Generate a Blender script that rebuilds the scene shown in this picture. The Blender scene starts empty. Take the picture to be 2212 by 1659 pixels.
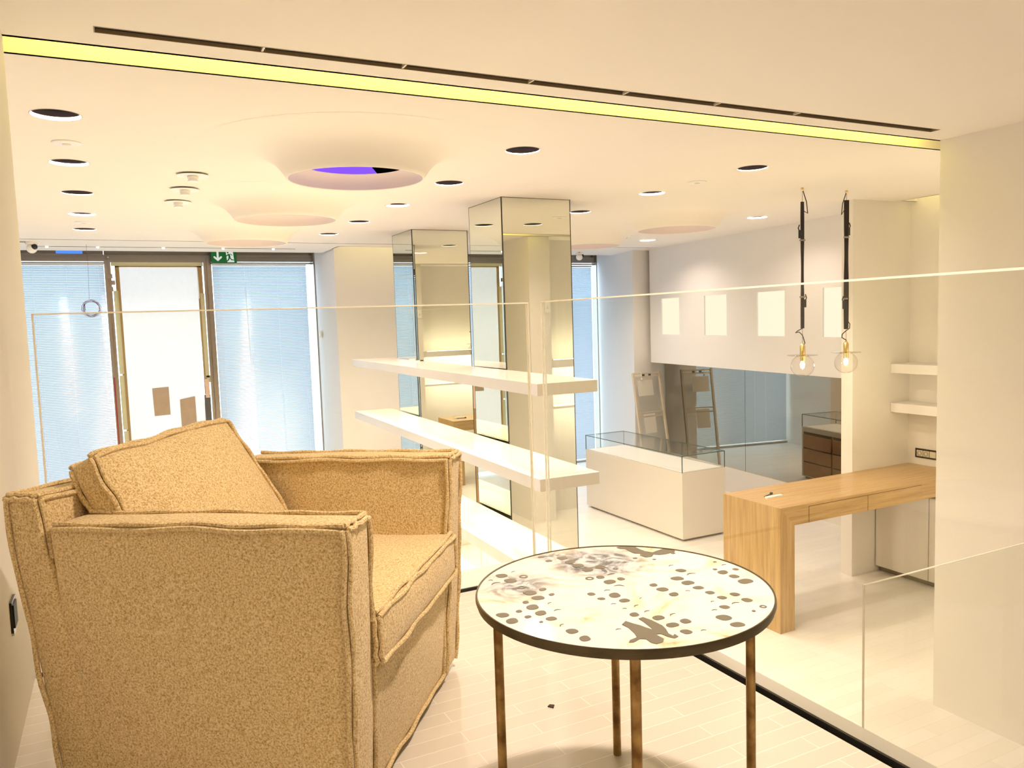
import bpy, bmesh, math, random
from mathutils import Vector, Matrix
from mathutils.geometry import delaunay_2d_cdt

random.seed(7)
PI = math.pi
SC = bpy.context.scene
COL = SC.collection
WST = 1.46
MEZ = 1.68      # mezzanine floor above the shop floor
CEI = 3.787     # ceiling
EYE = 2.73      # camera height

# ------------------------------------------------------------------ materials
MATS = {}
def newmat(name):
    m = bpy.data.materials.new(name); m.use_nodes = True
    nt = m.node_tree; nt.nodes.clear()
    out = nt.nodes.new('ShaderNodeOutputMaterial')
    MATS[name] = m
    return m, nt, out
def principled(nt, out, col, rough=.6, metal=0., spec=.5):
    p = nt.nodes.new('ShaderNodeBsdfPrincipled')
    p.inputs['Base Color'].default_value = (*col, 1)
    p.inputs['Roughness'].default_value = rough
    p.inputs['Metallic'].default_value = metal
    p.inputs['Specular IOR Level'].default_value = spec
    nt.links.new(p.outputs[0], out.inputs[0])
    return p
def simple(name, col, rough=.6, metal=0., spec=.5, noise=0., scale=6.):
    m, nt, out = newmat(name)
    p = principled(nt, out, col, rough, metal, spec)
    if noise:
        tc = nt.nodes.new('ShaderNodeTexCoord'); n = nt.nodes.new('ShaderNodeTexNoise')
        n.inputs['Scale'].default_value = scale; n.inputs['Detail'].default_value = 4
        nt.links.new(tc.outputs['Object'], n.inputs['Vector'])
        r = nt.nodes.new('ShaderNodeMapRange')
        r.inputs['To Min'].default_value = 1 - noise; r.inputs['To Max'].default_value = 1 + noise * .3
        nt.links.new(n.outputs['Fac'], r.inputs['Value'])
        mx = nt.nodes.new('ShaderNodeMix'); mx.data_type = 'RGBA'; mx.blend_type = 'MULTIPLY'
        mx.inputs[0].default_value = 1
        mx.inputs[6].default_value = (*col, 1)
        nt.links.new(r.outputs[0], mx.inputs[7])
        nt.links.new(mx.outputs[2], p.inputs['Base Color'])
    return m
def emis(name, col, s):
    m, nt, out = newmat(name)
    e = nt.nodes.new('ShaderNodeEmission'); e.inputs[0].default_value = (*col, 1); e.inputs[1].default_value = s
    nt.links.new(e.outputs[0], out.inputs[0]); return m
def thin_glass(name, tint, refl=1.0, rough=0.):
    m, nt, out = newmat(name)
    t = nt.nodes.new('ShaderNodeBsdfTransparent'); t.inputs[0].default_value = (*tint, 1)
    g = nt.nodes.new('ShaderNodeBsdfGlossy'); g.inputs['Roughness'].default_value = rough
    f = nt.nodes.new('ShaderNodeLayerWeight'); f.inputs[0].default_value = .5
    pw_ = nt.nodes.new('ShaderNodeMath'); pw_.operation = 'POWER'; pw_.inputs[1].default_value = 5
    nt.links.new(f.outputs['Facing'], pw_.inputs[0])
    mu = nt.nodes.new('ShaderNodeMath'); mu.operation = 'MULTIPLY_ADD'; mu.inputs[1].default_value = .9*refl; mu.inputs[2].default_value = .035*refl
    mu.use_clamp = True
    nt.links.new(pw_.outputs[0], mu.inputs[0])
    mx = nt.nodes.new('ShaderNodeMixShader')
    nt.links.new(mu.outputs[0], mx.inputs[0]); nt.links.new(t.outputs[0], mx.inputs[1]); nt.links.new(g.outputs[0], mx.inputs[2])
    nt.links.new(mx.outputs[0], out.inputs[0]); return m
def mirror(name, col, rough=0.):
    m, nt, out = newmat(name)
    g = nt.nodes.new('ShaderNodeBsdfGlossy'); g.inputs[0].default_value = (*col, 1); g.inputs['Roughness'].default_value = rough
    nt.links.new(g.outputs[0], out.inputs[0]); return m
def translucent(name, col, tr=.5, gloss=.0, rough=.3, noise=0., nscale=20.):
    m, nt, out = newmat(name)
    d = nt.nodes.new('ShaderNodeBsdfDiffuse'); d.inputs[0].default_value = (*col, 1)
    t = nt.nodes.new('ShaderNodeBsdfTranslucent'); t.inputs[0].default_value = (*col, 1)
    mx = nt.nodes.new('ShaderNodeMixShader'); mx.inputs[0].default_value = tr
    nt.links.new(d.outputs[0], mx.inputs[1]); nt.links.new(t.outputs[0], mx.inputs[2])
    last = mx
    if noise:
        tc = nt.nodes.new('ShaderNodeTexCoord'); n = nt.nodes.new('ShaderNodeTexNoise'); n.inputs['Scale'].default_value = nscale
        n.inputs['Detail'].default_value = 6
        nt.links.new(tc.outputs['Object'], n.inputs['Vector'])
        cr = nt.nodes.new('ShaderNodeValToRGB')
        cr.color_ramp.elements[0].color = tuple(c * (1 - noise) for c in col) + (1,)
        cr.color_ramp.elements[1].color = (*col, 1)
        nt.links.new(n.outputs[0], cr.inputs[0])
        nt.links.new(cr.outputs[0], d.inputs[0]); nt.links.new(cr.outputs[0], t.inputs[0])
    if gloss:
        g = nt.nodes.new('ShaderNodeBsdfGlossy'); g.inputs['Roughness'].default_value = rough
        m2 = nt.nodes.new('ShaderNodeMixShader'); m2.inputs[0].default_value = gloss
        nt.links.new(mx.outputs[0], m2.inputs[1]); nt.links.new(g.outputs[0], m2.inputs[2]); last = m2
    nt.links.new(last.outputs[0], out.inputs[0]); return m

WALL = simple('wall_plaster', (.80, .77, .72), .75, noise=.04, scale=3)
WALLW = simple('wall_white_paint', (.82, .80, .78), .7, noise=.03, scale=3)
CEIL = simple('ceiling_plaster', (.84, .80, .74), .85, noise=.02, scale=2)
BLACK = simple('black_matte', (.01, .009, .008), .6)
BLACKG = simple('black_gloss', (.012, .01, .01), .25)
WHITE = simple('white_enamel', (.86, .85, .82), .35)
LACQ = simple('white_lacquer', (.71, .665, .59), .22, spec=.6)
LACQD = simple('cream_lacquer', (.72, .68, .60), .2, spec=.6)
SHELFM = simple('shelf_white_gloss', (.70, .655, .60), .18, spec=.6)
TRIMR = simple('ring_grey', (.5, .46, .40), .6)
MAUVE = simple('cone_lilac_shade', (.69, .60, .60), .6)  # violet lamp tint and shade inside the funnels, put into the cone colour
CANB = simple('can_black', (.0006,.0005,.0005), 1., 0, 0.)
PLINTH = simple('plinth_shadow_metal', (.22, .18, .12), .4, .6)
BRONZE = simple('bronze_frame', (.34, .27, .20), .25, .9)
STEEL = simple('brushed_steel_frame', (.36, .31, .26), .28, .9)
BRASS = simple('polished_brass', (.83, .62, .28), .2, 1.)
BRASSA = None
GLASS = thin_glass('clear_glass', (.97, .975, .955))
GLASSG = thin_glass('vitrine_glass', (.985, .995, .99), .9)
PANE = thin_glass('window_pane', (.96, .98, .97))
GLOBE = thin_glass('globe_glass', (.97, .95, .93), 1.6)
EDGE = translucent('glass_cut_edge', (1., .98, .90), .5)
EDGEG = simple('green_glass_edge', (.03, .085, .075), .15)
MIRR = mirror('column_mirror', (.77, .78, .69))
COLEDGE = simple('dark_mirror_edge', (.05, .045, .035), .3, .5)
MIRRB = mirror('bronze_mirror', (.42, .39, .32), .0)
SLAT = translucent('blind_slat', (.58, .70, .83), .20, .32, .13)
PAPER = translucent('door_paper', (.95, .97, 1.0), .125, noise=.07, nscale=14)
KRAFT = translucent('brown_kraft_paper', (.66, .50, .36), .22, noise=.25, nscale=9)
KRAFTE = translucent('brown_paper_border', (.55, .38, .18), .35, noise=.25, nscale=7)
TAPE = translucent('masking_tape', (.80, .74, .50), .3, noise=.12, nscale=9)
GREEN = simple('sign_green', (.0, .16, .035), .4)
SIGNW = emis('sign_white', (.92, .96, .86), .75)
STONE = simple('dark_granite', (.10, .10, .10), .4, noise=.6, scale=60)
BLACKSTRAP = simple('black_strap', (.018, .011, .010), .8)
LEDY = emis('led_warm', (1., .86, .38), 14)
LEDC = emis('led_cove', (1., .84, .10), 32)
LEDP = emis('led_pier', (1., .84, .30), 9)
LEDN = emis('lit_niche_panel', (1., .93, .72), 1.12)
BULB = emis('bulb_glow', (1., .85, .6), 40)
LAMPW = emis('lamp_face', (1., .86, .62), 12)
PURPLE = emis('violet_lamp_panel', (.27, .10, 1.), 1.05)
BLUES = emis('blue_lit_sign', (.08, .25, .9), 1.3)
RED = simple('dark_red_strip', (.30, .01, .03), .4)
CREAMP = simple('cream_plastic', (.72, .66, .50), .4)
SHEET = translucent('white_note_paper', (.86, .82, .72), .3)
WOODF = simple('pale_wood_frame', (.62, .52, .36), .4)
WOODB = simple('brown_drawer_front', (.46, .23, .10), .4, noise=.3, scale=8)
FLOORDUST = simple('dark_chip', (.05, .03, .02), .7)

def floor_mat(name, tile, grout, w, h):
    m, nt, out = newmat(name)
    p = principled(nt, out, tile, .32, 0, .45)
    tc = nt.nodes.new('ShaderNodeTexCoord')
    b = nt.nodes.new('ShaderNodeTexBrick')
    b.offset = .5; b.offset_frequency = 2
    b.inputs['Scale'].default_value = 1
    b.inputs['Brick Width'].default_value = w; b.inputs['Row Height'].default_value = h
    b.inputs['Mortar Size'].default_value = .0016; b.inputs['Mortar Smooth'].default_value = .3
    b.inputs['Color1'].default_value = (*tile, 1)
    b.inputs['Color2'].default_value = (tile[0]*.95, tile[1]*.94, tile[2]*.92, 1)
    b.inputs['Mortar'].default_value = (*grout, 1)
    nt.links.new(tc.outputs['Object'], b.inputs['Vector'])
    nt.links.new(b.outputs['Color'], p.inputs['Base Color'])
    bp = nt.nodes.new('ShaderNodeBump'); bp.inputs['Strength'].default_value = .15; bp.inputs['Distance'].default_value = .002
    nt.links.new(b.outputs['Fac'], bp.inputs['Height']); bp.invert = True
    nt.links.new(bp.outputs[0], p.inputs['Normal'])
    return m
FLOORM = floor_mat('pale_floor_tile', (.70, .66, .565), (.86, .83, .74), .36, .056)
FLOORL = floor_mat('pale_floor_tile_low', (.80, .78, .745), (.66, .62, .55), .6, .11)

def fabric():
    m, nt, out = newmat('heathered_wool')
    p = principled(nt, out, (.4, .26, .1), .95, 0, .15)
    tc = nt.nodes.new('ShaderNodeTexCoord')
    n1 = nt.nodes.new('ShaderNodeTexNoise'); n1.inputs['Scale'].default_value = 520; n1.inputs['Detail'].default_value = 3
    n1.inputs['Distortion'].default_value = 1.2
    n2 = nt.nodes.new('ShaderNodeTexNoise'); n2.inputs['Scale'].default_value = 230; n2.inputs['Detail'].default_value = 4
    for n in (n1, n2): nt.links.new(tc.outputs['Object'], n.inputs['Vector'])
    ad = nt.nodes.new('ShaderNodeMath'); ad.operation = 'ADD'
    nt.links.new(n1.outputs[0], ad.inputs[0]); nt.links.new(n2.outputs[0], ad.inputs[1])
    cr = nt.nodes.new('ShaderNodeValToRGB')
    e = cr.color_ramp.elements
    e[0].position = .36; e[0].color = (.33, .205, .065, 1)
    e[1].position = .66; e[1].color = (.95, .83, .55, 1)
    k = e.new(.5); k.color = (.74, .565, .265, 1)
    hf = nt.nodes.new('ShaderNodeMath'); hf.operation = 'MULTIPLY'; hf.inputs[1].default_value = .5
    nt.links.new(ad.outputs[0], hf.inputs[0]); nt.links.new(hf.outputs[0], cr.inputs[0])
    nt.links.new(cr.outputs[0], p.inputs['Base Color'])
    p.inputs['Sheen Weight'].default_value = .25
    p.inputs['Sheen Roughness'].default_value = .5
    bp = nt.nodes.new('ShaderNodeBump'); bp.inputs['Strength'].default_value = .55; bp.inputs['Distance'].default_value = .004
    nt.links.new(hf.outputs[0], bp.inputs['Height']); nt.links.new(bp.outputs[0], p.inputs['Normal'])
    return m
FABRIC = fabric()

def wood(name, axis, c0, c1, c2):
    m, nt, out = newmat(name)
    p = principled(nt, out, c1, .33, 0, .5)
    tc = nt.nodes.new('ShaderNodeTexCoord'); mp = nt.nodes.new('ShaderNodeMapping')
    s = [38, 38, 38]; s[axis] = 1.6
    mp.inputs['Scale'].default_value = s
    nt.links.new(tc.outputs['Object'], mp.inputs[0])
    n = nt.nodes.new('ShaderNodeTexNoise'); n.inputs['Scale'].default_value = 1; n.inputs['Detail'].default_value = 6
    n.inputs['Roughness'].default_value = .62; n.inputs['Distortion'].default_value = .5
    nt.links.new(mp.outputs[0], n.inputs['Vector'])
    cr = nt.nodes.new('ShaderNodeValToRGB'); e = cr.color_ramp.elements
    e[0].position = .3; e[0].color = (*c0, 1); e[1].position = .72; e[1].color = (*c2, 1)
    k = e.new(.5); k.color = (*c1, 1)
    nt.links.new(n.outputs[0], cr.inputs[0]); nt.links.new(cr.outputs[0], p.inputs['Base Color'])
    return m
OAKX = wood('oak_grain_along', 0, (.34, .20, .075), (.46, .30, .125), (.55, .38, .18))
OAKZ = wood('oak_grain_upright', 2, (.34, .20, .075), (.46, .30, .125), (.55, .38, .18))

def resin():
    m, nt, out = newmat('marbled_resin_top')
    p = principled(nt, out, (.8, .75, .65), .12, 0, .5)
    tc = nt.nodes.new('ShaderNodeTexCoord')
    n = nt.nodes.new('ShaderNodeTexNoise'); n.inputs['Scale'].default_value = 5.5; n.inputs['Detail'].default_value = 9
    n.inputs['Distortion'].default_value = 1.9; n.inputs['Roughness'].default_value = .6
    nt.links.new(tc.outputs['Object'], n.inputs['Vector'])
    cr = nt.nodes.new('ShaderNodeValToRGB'); e = cr.color_ramp.elements
    e[0].position = .28; e[0].color = (.58, .36, .15, 1)
    e[1].position = .75; e[1].color = (.84, .80, .74, 1)
    for ps, c in ((.37, (.80, .66, .44)), (.46, (.84, .79, .68)), (.56, (.80, .78, .74)), (.62, (.74, .73, .71))):
        k = e.new(ps); k.color = (*c, 1)
    nt.links.new(n.outputs[0], cr.inputs[0])
    # blue-grey veined area on the back-left of the disc
    n2 = nt.nodes.new('ShaderNodeTexNoise'); n2.inputs['Scale'].default_value = 15; n2.inputs['Detail'].default_value = 8
    n2.inputs['Distortion'].default_value = 2.5
    nt.links.new(tc.outputs['Object'], n2.inputs['Vector'])
    cr2 = nt.nodes.new('ShaderNodeValToRGB'); e = cr2.color_ramp.elements
    e[0].position = .40; e[0].color = (.10, .11, .115, 1); e[1].position = .62; e[1].color = (.66, .66, .64, 1)
    k = e.new(.5); k.color = (.33, .36, .39, 1)
    nt.links.new(n2.outputs[0], cr2.inputs[0])
    sx = nt.nodes.new('ShaderNodeSeparateXYZ'); nt.links.new(tc.outputs['Object'], sx.inputs[0])
    def blob(cx, cy, r, soft):
        v = nt.nodes.new('ShaderNodeVectorMath'); v.operation = 'DISTANCE'
        v.inputs[1].default_value = (cx, cy, .5)
        nt.links.new(tc.outputs['Object'], v.inputs[0])
        wob = nt.nodes.new('ShaderNodeMath'); wob.operation = 'MULTIPLY_ADD'; wob.inputs[1].default_value = .13
        nt.links.new(n.outputs[0], wob.inputs[0]); nt.links.new(v.outputs['Value'], wob.inputs[2])
        r_ = nt.nodes.new('ShaderNodeMapRange'); r_.inputs['From Min'].default_value = r + .065; r_.inputs['From Max'].default_value = r + .065 - soft
        nt.links.new(wob.outputs[0], r_.inputs['Value']); return r_.outputs[0]
    b1 = blob(.05, .17, .125, .06); b2 = blob(-.17, .13, .095, .07); b3 = blob(-.02, .255, .05, .04)
    mxm = nt.nodes.new('ShaderNodeMath'); mxm.operation = 'MAXIMUM'; nt.links.new(b1, mxm.inputs[0]); nt.links.new(b2, mxm.inputs[1])
    mx2 = nt.nodes.new('ShaderNodeMath'); mx2.operation = 'MAXIMUM'; nt.links.new(mxm.outputs[0], mx2.inputs[0]); nt.links.new(b3, mx2.inputs[1])
    mx2.use_clamp = True
    sc_ = nt.nodes.new('ShaderNodeMath'); sc_.operation = 'MULTIPLY'; sc_.inputs[1].default_value = .95
    nt.links.new(mx2.outputs[0], sc_.inputs[0])
    mix = nt.nodes.new('ShaderNodeMix'); mix.data_type = 'RGBA'
    nt.links.new(sc_.outputs[0], mix.inputs[0]); nt.links.new(cr.outputs[0], mix.inputs[6]); nt.links.new(cr2.outputs[0], mix.inputs[7])
    nt.links.new(mix.outputs[2], p.inputs['Base Color'])
    return m
RESIN = resin()
INLAY = simple('grey_brown_inlay', (.155, .14, .10), .4, 0.)
def aged():
    m, nt, out = newmat('aged_brass')
    p = principled(nt, out, (.35, .22, .08), .34, .85)
    tc = nt.nodes.new('ShaderNodeTexCoord'); n = nt.nodes.new('ShaderNodeTexNoise'); n.inputs['Scale'].default_value = 22; n.inputs['Detail'].default_value = 5
    nt.links.new(tc.outputs['Object'], n.inputs['Vector'])
    cr = nt.nodes.new('ShaderNodeValToRGB'); e = cr.color_ramp.elements
    e[0].position = .35; e[0].color = (.16, .085, .025, 1); e[1].position = .7; e[1].color = (.46, .30, .11, 1)
    nt.links.new(n.outputs[0], cr.inputs[0]); nt.links.new(cr.outputs[0], p.inputs['Base Color'])
    return m
BRASSA = aged()
RIMM = simple('dark_metal_rim', (.12, .095, .05), .35, .7, noise=.4, scale=18)

# ------------------------------------------------------------------ mesh builder
class MB:
    def __init__(s): s.v = []; s.f = []; s.mi = []; s.m = 0
    def mat(s, i): s.m = i; return s
    def face(s, idx): s.f.append(tuple(idx)); s.mi.append(s.m)
    def box(s, x0, y0, z0, x1, y1, z1):
        if x0 > x1: x0, x1 = x1, x0
        if y0 > y1: y0, y1 = y1, y0
        if z0 > z1: z0, z1 = z1, z0
        b = len(s.v)
        s.v += [(x0,y0,z0),(x1,y0,z0),(x1,y1,z0),(x0,y1,z0),(x0,y0,z1),(x1,y0,z1),(x1,y1,z1),(x0,y1,z1)]
        for q in ((0,3,2,1),(4,5,6,7),(0,1,5,4),(1,2,6,5),(2,3,7,6),(3,0,4,7)): s.face([b+i for i in q])
        return s
    def hexa(s, c):      # eight corners, bottom ring then top ring
        b = len(s.v); s.v += [tuple(p) for p in c]
        for q in ((0,3,2,1),(4,5,6,7),(0,1,5,4),(1,2,6,5),(2,3,7,6),(3,0,4,7)): s.face([b+i for i in q])
        return s
    def prism(s, poly, z0, z1):   # plan polygon extruded in z
        b = len(s.v); n = len(poly)
        s.v += [(x,y,z0) for x,y in poly] + [(x,y,z1) for x,y in poly]
        s.face([b+i for i in reversed(range(n))]); s.face([b+n+i for i in range(n)])
        for i in range(n): j = (i+1) % n; s.face([b+i, b+j, b+n+j, b+n+i])
        return s
    def prism_xz(s, poly, y0, y1):
        b = len(s.v); n = len(poly)
        s.v += [(x,y0,z) for x,z in poly] + [(x,y1,z) for x,z in poly]
        s.face([b+i for i in range(n)]); s.face([b+n+i for i in reversed(range(n))])
        for i in range(n): j = (i+1) % n; s.face([b+j, b+i, b+n+i, b+n+j])
        return s
    def quad(s, a, b_, c, d):
        b = len(s.v); s.v += [tuple(a), tuple(b_), tuple(c), tuple(d)]; s.face([b,b+1,b+2,b+3]); return s
    def lathe(s, prof, c=(0,0,0), n=32, close=False):   # prof: (r, z)
        b = len(s.v); cx, cy, cz = c
        for r, z in prof:
            for k in range(n):
                a = 2*PI*k/n; s.v.append((cx+r*math.cos(a), cy+r*math.sin(a), cz+z))
        m = len(prof)
        for i in range(m - (0 if close else 1)):
            i2 = (i+1) % m
            for k in range(n):
                k2 = (k+1) % n
                s.face([b+i*n+k, b+i*n+k2, b+i2*n+k2, b+i2*n+k])
        return s
    def disc(s, r, c, n=32, up=True):
        b = len(s.v)
        s.v += [(c[0]+r*math.cos(2*PI*k/n), c[1]+r*math.sin(2*PI*k/n), c[2]) for k in range(n)]
        s.face([b+k for k in (range(n) if up else reversed(range(n)))]); return s
    def tube(s, path, r, n=8, cap=True, closed=False):
        P = [Vector(p) for p in path]; b = len(s.v); m = len(P)
        up = None
        for i, p in enumerate(P):
            if closed: t = P[(i+1) % m] - P[i-1]
            else: t = P[min(i+1, m-1)] - P[max(i-1, 0)]
            t = t.normalized() if t.length else Vector((0,0,1))
            if up is None:
                a = Vector((0,0,1)) if abs(t.z) < .9 else Vector((1,0,0))
                up = (a - t*a.dot(t)).normalized()
            else:
                up = up - t*up.dot(t)
                up = up.normalized() if up.length > 1e-6 else Vector((1,0,0))
            sd = t.cross(up)
            rr = r[i] if isinstance(r, (list, tuple)) else r
            for k in range(n):
                a = 2*PI*k/n; q = p + (up*math.cos(a) + sd*math.sin(a))*rr
                s.v.append(tuple(q))
        for i in range(m if closed else m-1):
            i2 = (i+1) % m
            for k in range(n):
                k2 = (k+1) % n; s.face([b+i*n+k, b+i*n+k2, b+i2*n+k2, b+i2*n+k])
        if cap and not closed:
            s.face([b+k for k in reversed(range(n))]); s.face([b+(m-1)*n+k for k in range(n)])
        return s
    def region(s, outer, holes, z, down=True):   # flat face with holes
        verts = []; edges = []; faces = []
        for loop in [outer] + holes:
            b = len(verts); verts += [Vector(p) for p in loop]; n = len(loop)
            edges += [(b+i, b+(i+1) % n) for i in range(n)]
        vo, eo, fo, _, _, _ = delaunay_2d_cdt(verts, edges, [], 5 if False else 0, 1e-6)
        def inside(p, loop):
            c = False; n = len(loop); x, y = p
            for i in range(n):
                x1, y1 = loop[i]; x2, y2 = loop[i-1]
                if (y1 > y) != (y2 > y) and x < (x2-x1)*(y-y1)/(y2-y1)+x1: c = not c
            return c
        b = len(s.v); s.v += [(p.x, p.y, z) for p in vo]
        for f in fo:
            c = sum((vo[i] for i in f), Vector((0,0)))/len(f)
            if inside(c, outer) and not any(inside(c, h) for h in holes):
                a = sum(vo[f[i]].x*vo[f[(i+1) % len(f)]].y - vo[f[(i+1) % len(f)]].x*vo[f[i]].y for i in range(len(f)))
                f = list(f)
                if (a > 0) == down: f.reverse()
                s.face([b+i for i in f])
        return s
    def build(s, name, mat, parent=None, smooth=False, origin=None, angle=None):
        me = bpy.data.meshes.new(name)
        o0 = Vector(origin) if origin is not None else Vector((0,0,0))
        me.from_pydata([tuple(Vector(p)-o0) for p in s.v], [], s.f)
        mats = mat if isinstance(mat, (list, tuple)) else [mat]
        for m in mats: me.materials.append(m)
        if len(mats) > 1: me.polygons.foreach_set('material_index', s.mi)
        if smooth:
            me.polygons.foreach_set('use_smooth', [True]*len(me.polygons))
            me.set_sharp_from_angle(angle=math.radians(angle or 40))
        me.update()
        o = bpy.data.objects.new(name, me); COL.objects.link(o)
        if parent is not None: o.parent = parent
        elif origin is not None: o.location = origin
        return o
def circ(cx, cy, r, n=40): return [(cx+r*math.cos(2*PI*k/n), cy+r*math.sin(2*PI*k/n)) for k in range(n)]
def tag(o, label, cat, group=None):
    o['label'] = label; o['category'] = cat
    if group: o['group'] = group
    return o
def thing(name, label, cat, loc, rz=0., group=None):
    o = bpy.data.objects.new(name, None); COL.objects.link(o)
    o.empty_display_size = .1
    o.location = loc; o.rotation_euler = (0,0,rz)
    return tag(o, label, cat, group)
def struct(name, mb, mat, label=None, smooth=False):
    o = mb.build(name, mat, smooth=smooth); o['kind'] = 'structure'
    if label: o['label'] = label
    return o
def copy_tree(o, parent=None):
    c = o.copy(); COL.objects.link(c)
    if parent is not None: c.parent = parent
    for ch in list(o.children): copy_tree(ch, c)
    return c
def bevel(o, w, seg=2):
    m = o.modifiers.new('bevel', 'BEVEL'); m.width = w; m.segments = seg; m.limit_method = 'ANGLE'; return o

# ------------------------------------------------------------------ room shell
RX0, RX1, RY0, RY1 = -3.5, 9.9, -3.0, 12.62
struct('floor', MB().box(RX0, RY0, -.1, RX1, RY1+.4, 0), FLOORL, 'pale tiled shop floor below the mezzanine')
# mezzanine deck, its black groove and edge curb
m = MB().box(-.29, RY0, 0, 1.516, 2.735, MEZ)
struct('floor_mezzanine', m, FLOORM, 'pale tiled mezzanine floor under the armchair')
m = MB().box(1.516, RY0, 0, 1.545, 2.770, MEZ-.05).box(-.29, 2.735, 0, 1.516, 2.770, MEZ-.05).box(1.545, RY0, 0, 1.552, 2.777, MEZ-.0005).box(-.29, 2.770, 0, 1.545, 2.777, MEZ-.0005)
struct('trim_1', m, BLACK, 'black groove along the mezzanine edge')
m = MB().box(1.552, RY0, 0, 1.605, 2.98, MEZ).box(-.29, 2.777, 0, 1.552, 2.98, MEZ)
struct('trim_2', m, WHITE, 'pale curb along the mezzanine edge')
# walls
struct('wall_left', MB().box(RX0, RY0, 0, -.29, 3.37, CEI+.5), WALL, 'beige wall behind the armchair')
struct('wall_right', MB().box(4.83, RY0, 0, 5.14, 3.348, CEI+.5), WALL, 'beige wall pier on the right')
struct('wall_side', MB().box(5.14, 2.6, 0, RX1, 2.92, CEI+.5), WALL)
struct('wall_behind', MB().box(-.29, RY0-.2, 0, 4.83, RY0, CEI+.5), WALL)
struct('wall_far_left', MB().box(RX0-.2, 3.0, 0, RX0, RY1, CEI+.5), WALL)
struct('wall_far_right', MB().box(RX1, 2.6, 0, RX1+.2, RY1, CEI+.5), WALL)
# pier between the windows
struct('wall_pier', MB().box(2.82, 11.1, 0, 4.65, RY1, CEI+.5), WALLW, 'plain wall pier beside the right hand blind')
# right part of the facade: return wall, dark recess wall
struct('wall_return', MB().prism([(7.70,10.76),(RX1,10.76),(RX1,RY1),(8.10,RY1)], 0, CEI+.5), WALLW, 'white return wall right of the far window')
# upper hanging wall with lit niches, turned a few degrees
NA = math.atan2(7.971-7.407, 10.648-6.304)      # tilt from Y
nd = Vector((-math.sin(NA), -math.cos(NA), 0)); nn = Vector((math.cos(NA), -math.sin(NA), 0))   # along the face (towards us), into the wall
N0 = Vector((7.971, 10.66, 0))
def nw(t, d, z): p = N0 + nd*t + nn*d; return (p.x, p.y, z)
NL = 5.12; NZ0 = 1.925
nich = [(.37, .91), (1.60, 2.16), (2.84, 3.40), (4.08, 4.62)]; nz = (2.395, 2.972)
m = MB()
xs = [0.] + [x for a in nich for x in a] + [NL]
D1 = .22
for i in range(len(xs)-1):
    a, b = xs[i], xs[i+1]
    zs = [(NZ0, CEI+.1)] if i % 2 == 0 else [(NZ0, nz[0]), (nz[1], CEI+.1)]
    for z0, z1 in zs:
        m.hexa([nw(a,0,z0), nw(b,0,z0), nw(b,D1,z0), nw(a,D1,z0), nw(a,0,z1), nw(b,0,z1), nw(b,D1,z1), nw(a,D1,z1)])
wh = struct('wall_hanging', m, WALLW, 'white hanging wall with four lit square niches')
for i, (a, b) in enumerate(nich):
    MB().hexa([nw(a,.02,nz[0]), nw(b,.02,nz[0]), nw(b,.20,nz[0]), nw(a,.20,nz[0]), nw(a,.02,nz[1]), nw(b,.02,nz[1]), nw(b,.20,nz[1]), nw(a,.20,nz[1])]).build('niche_light_panel', LEDN, wh)
# alcove wall slab and back wall
struct('wall_slab', MB().box(6.53, 5.43, 0, 8.6, 5.565, CEI+.1), WALL, 'wall slab standing behind the oak desk')
struct('wall_alcove', MB().box(7.38, 2.92, 0, 7.6, 5.43, CEI+.5), WALL, 'alcove back wall above the oak desk')

# ceiling with real holes
DL = [(-.19,4.465),(-.19,5.675),(-.19,6.865),(-.20,8.09),(-.215,9.25),
      (2.37,4.465),(2.37,5.69),(2.35,6.88),(2.34,8.095),(2.305,9.26),
      (4.30,4.47),(4.285,5.675),(4.285,6.87),(4.28,8.02),
      (6.60,6.79),(6.9,9.256),(5.85,10.0)]  # last one added, unseen behind the near column, to brighten the return wall
DLN = [(1.26,1.44),(3.2,.4),(1.3,-.3),(3.0,-1.6)]     # over the mezzanine, above and behind the viewer
TR = [(1.39,4.82),(1.355,6.86),(1.307,8.80),(5.43,6.77),(5.48,8.62)]
HR = .112
m = MB()
m.region([(RX0,RY0),(RX1,RY0),(RX1,3.365),(RX0,3.365)], [[(0,3.147),(4.54,3.147),(4.54,3.21),(0,3.21)]] + [circ(x,y,HR) for x,y in DLN], CEI)
m.region([(RX0,3.545),(RX1,3.545),(RX1,10.30),(RX0,10.30)], [circ(x,y,HR) for x,y in DL] + [circ(x,y,.50,64) for x,y in TR] + [[(7.16,4.0),(7.38,4.0),(7.38,5.36),(7.16,5.36)]], CEI)
m.region([(RX0,10.33),(2.80,10.33),(2.80,11.66),(RX0,11.66)], [[(-.85,11.12),(2.30,11.12),(2.30,11.155),(-.85,11.155)]], CEI)
m.region([(2.80,10.33),(4.65,10.33),(4.65,10.72),(2.80,10.72)], [], CEI)
m.region([(4.65,10.33),(RX1,10.33),(RX1,11.66),(4.65,11.66)], [], CEI)
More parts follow.
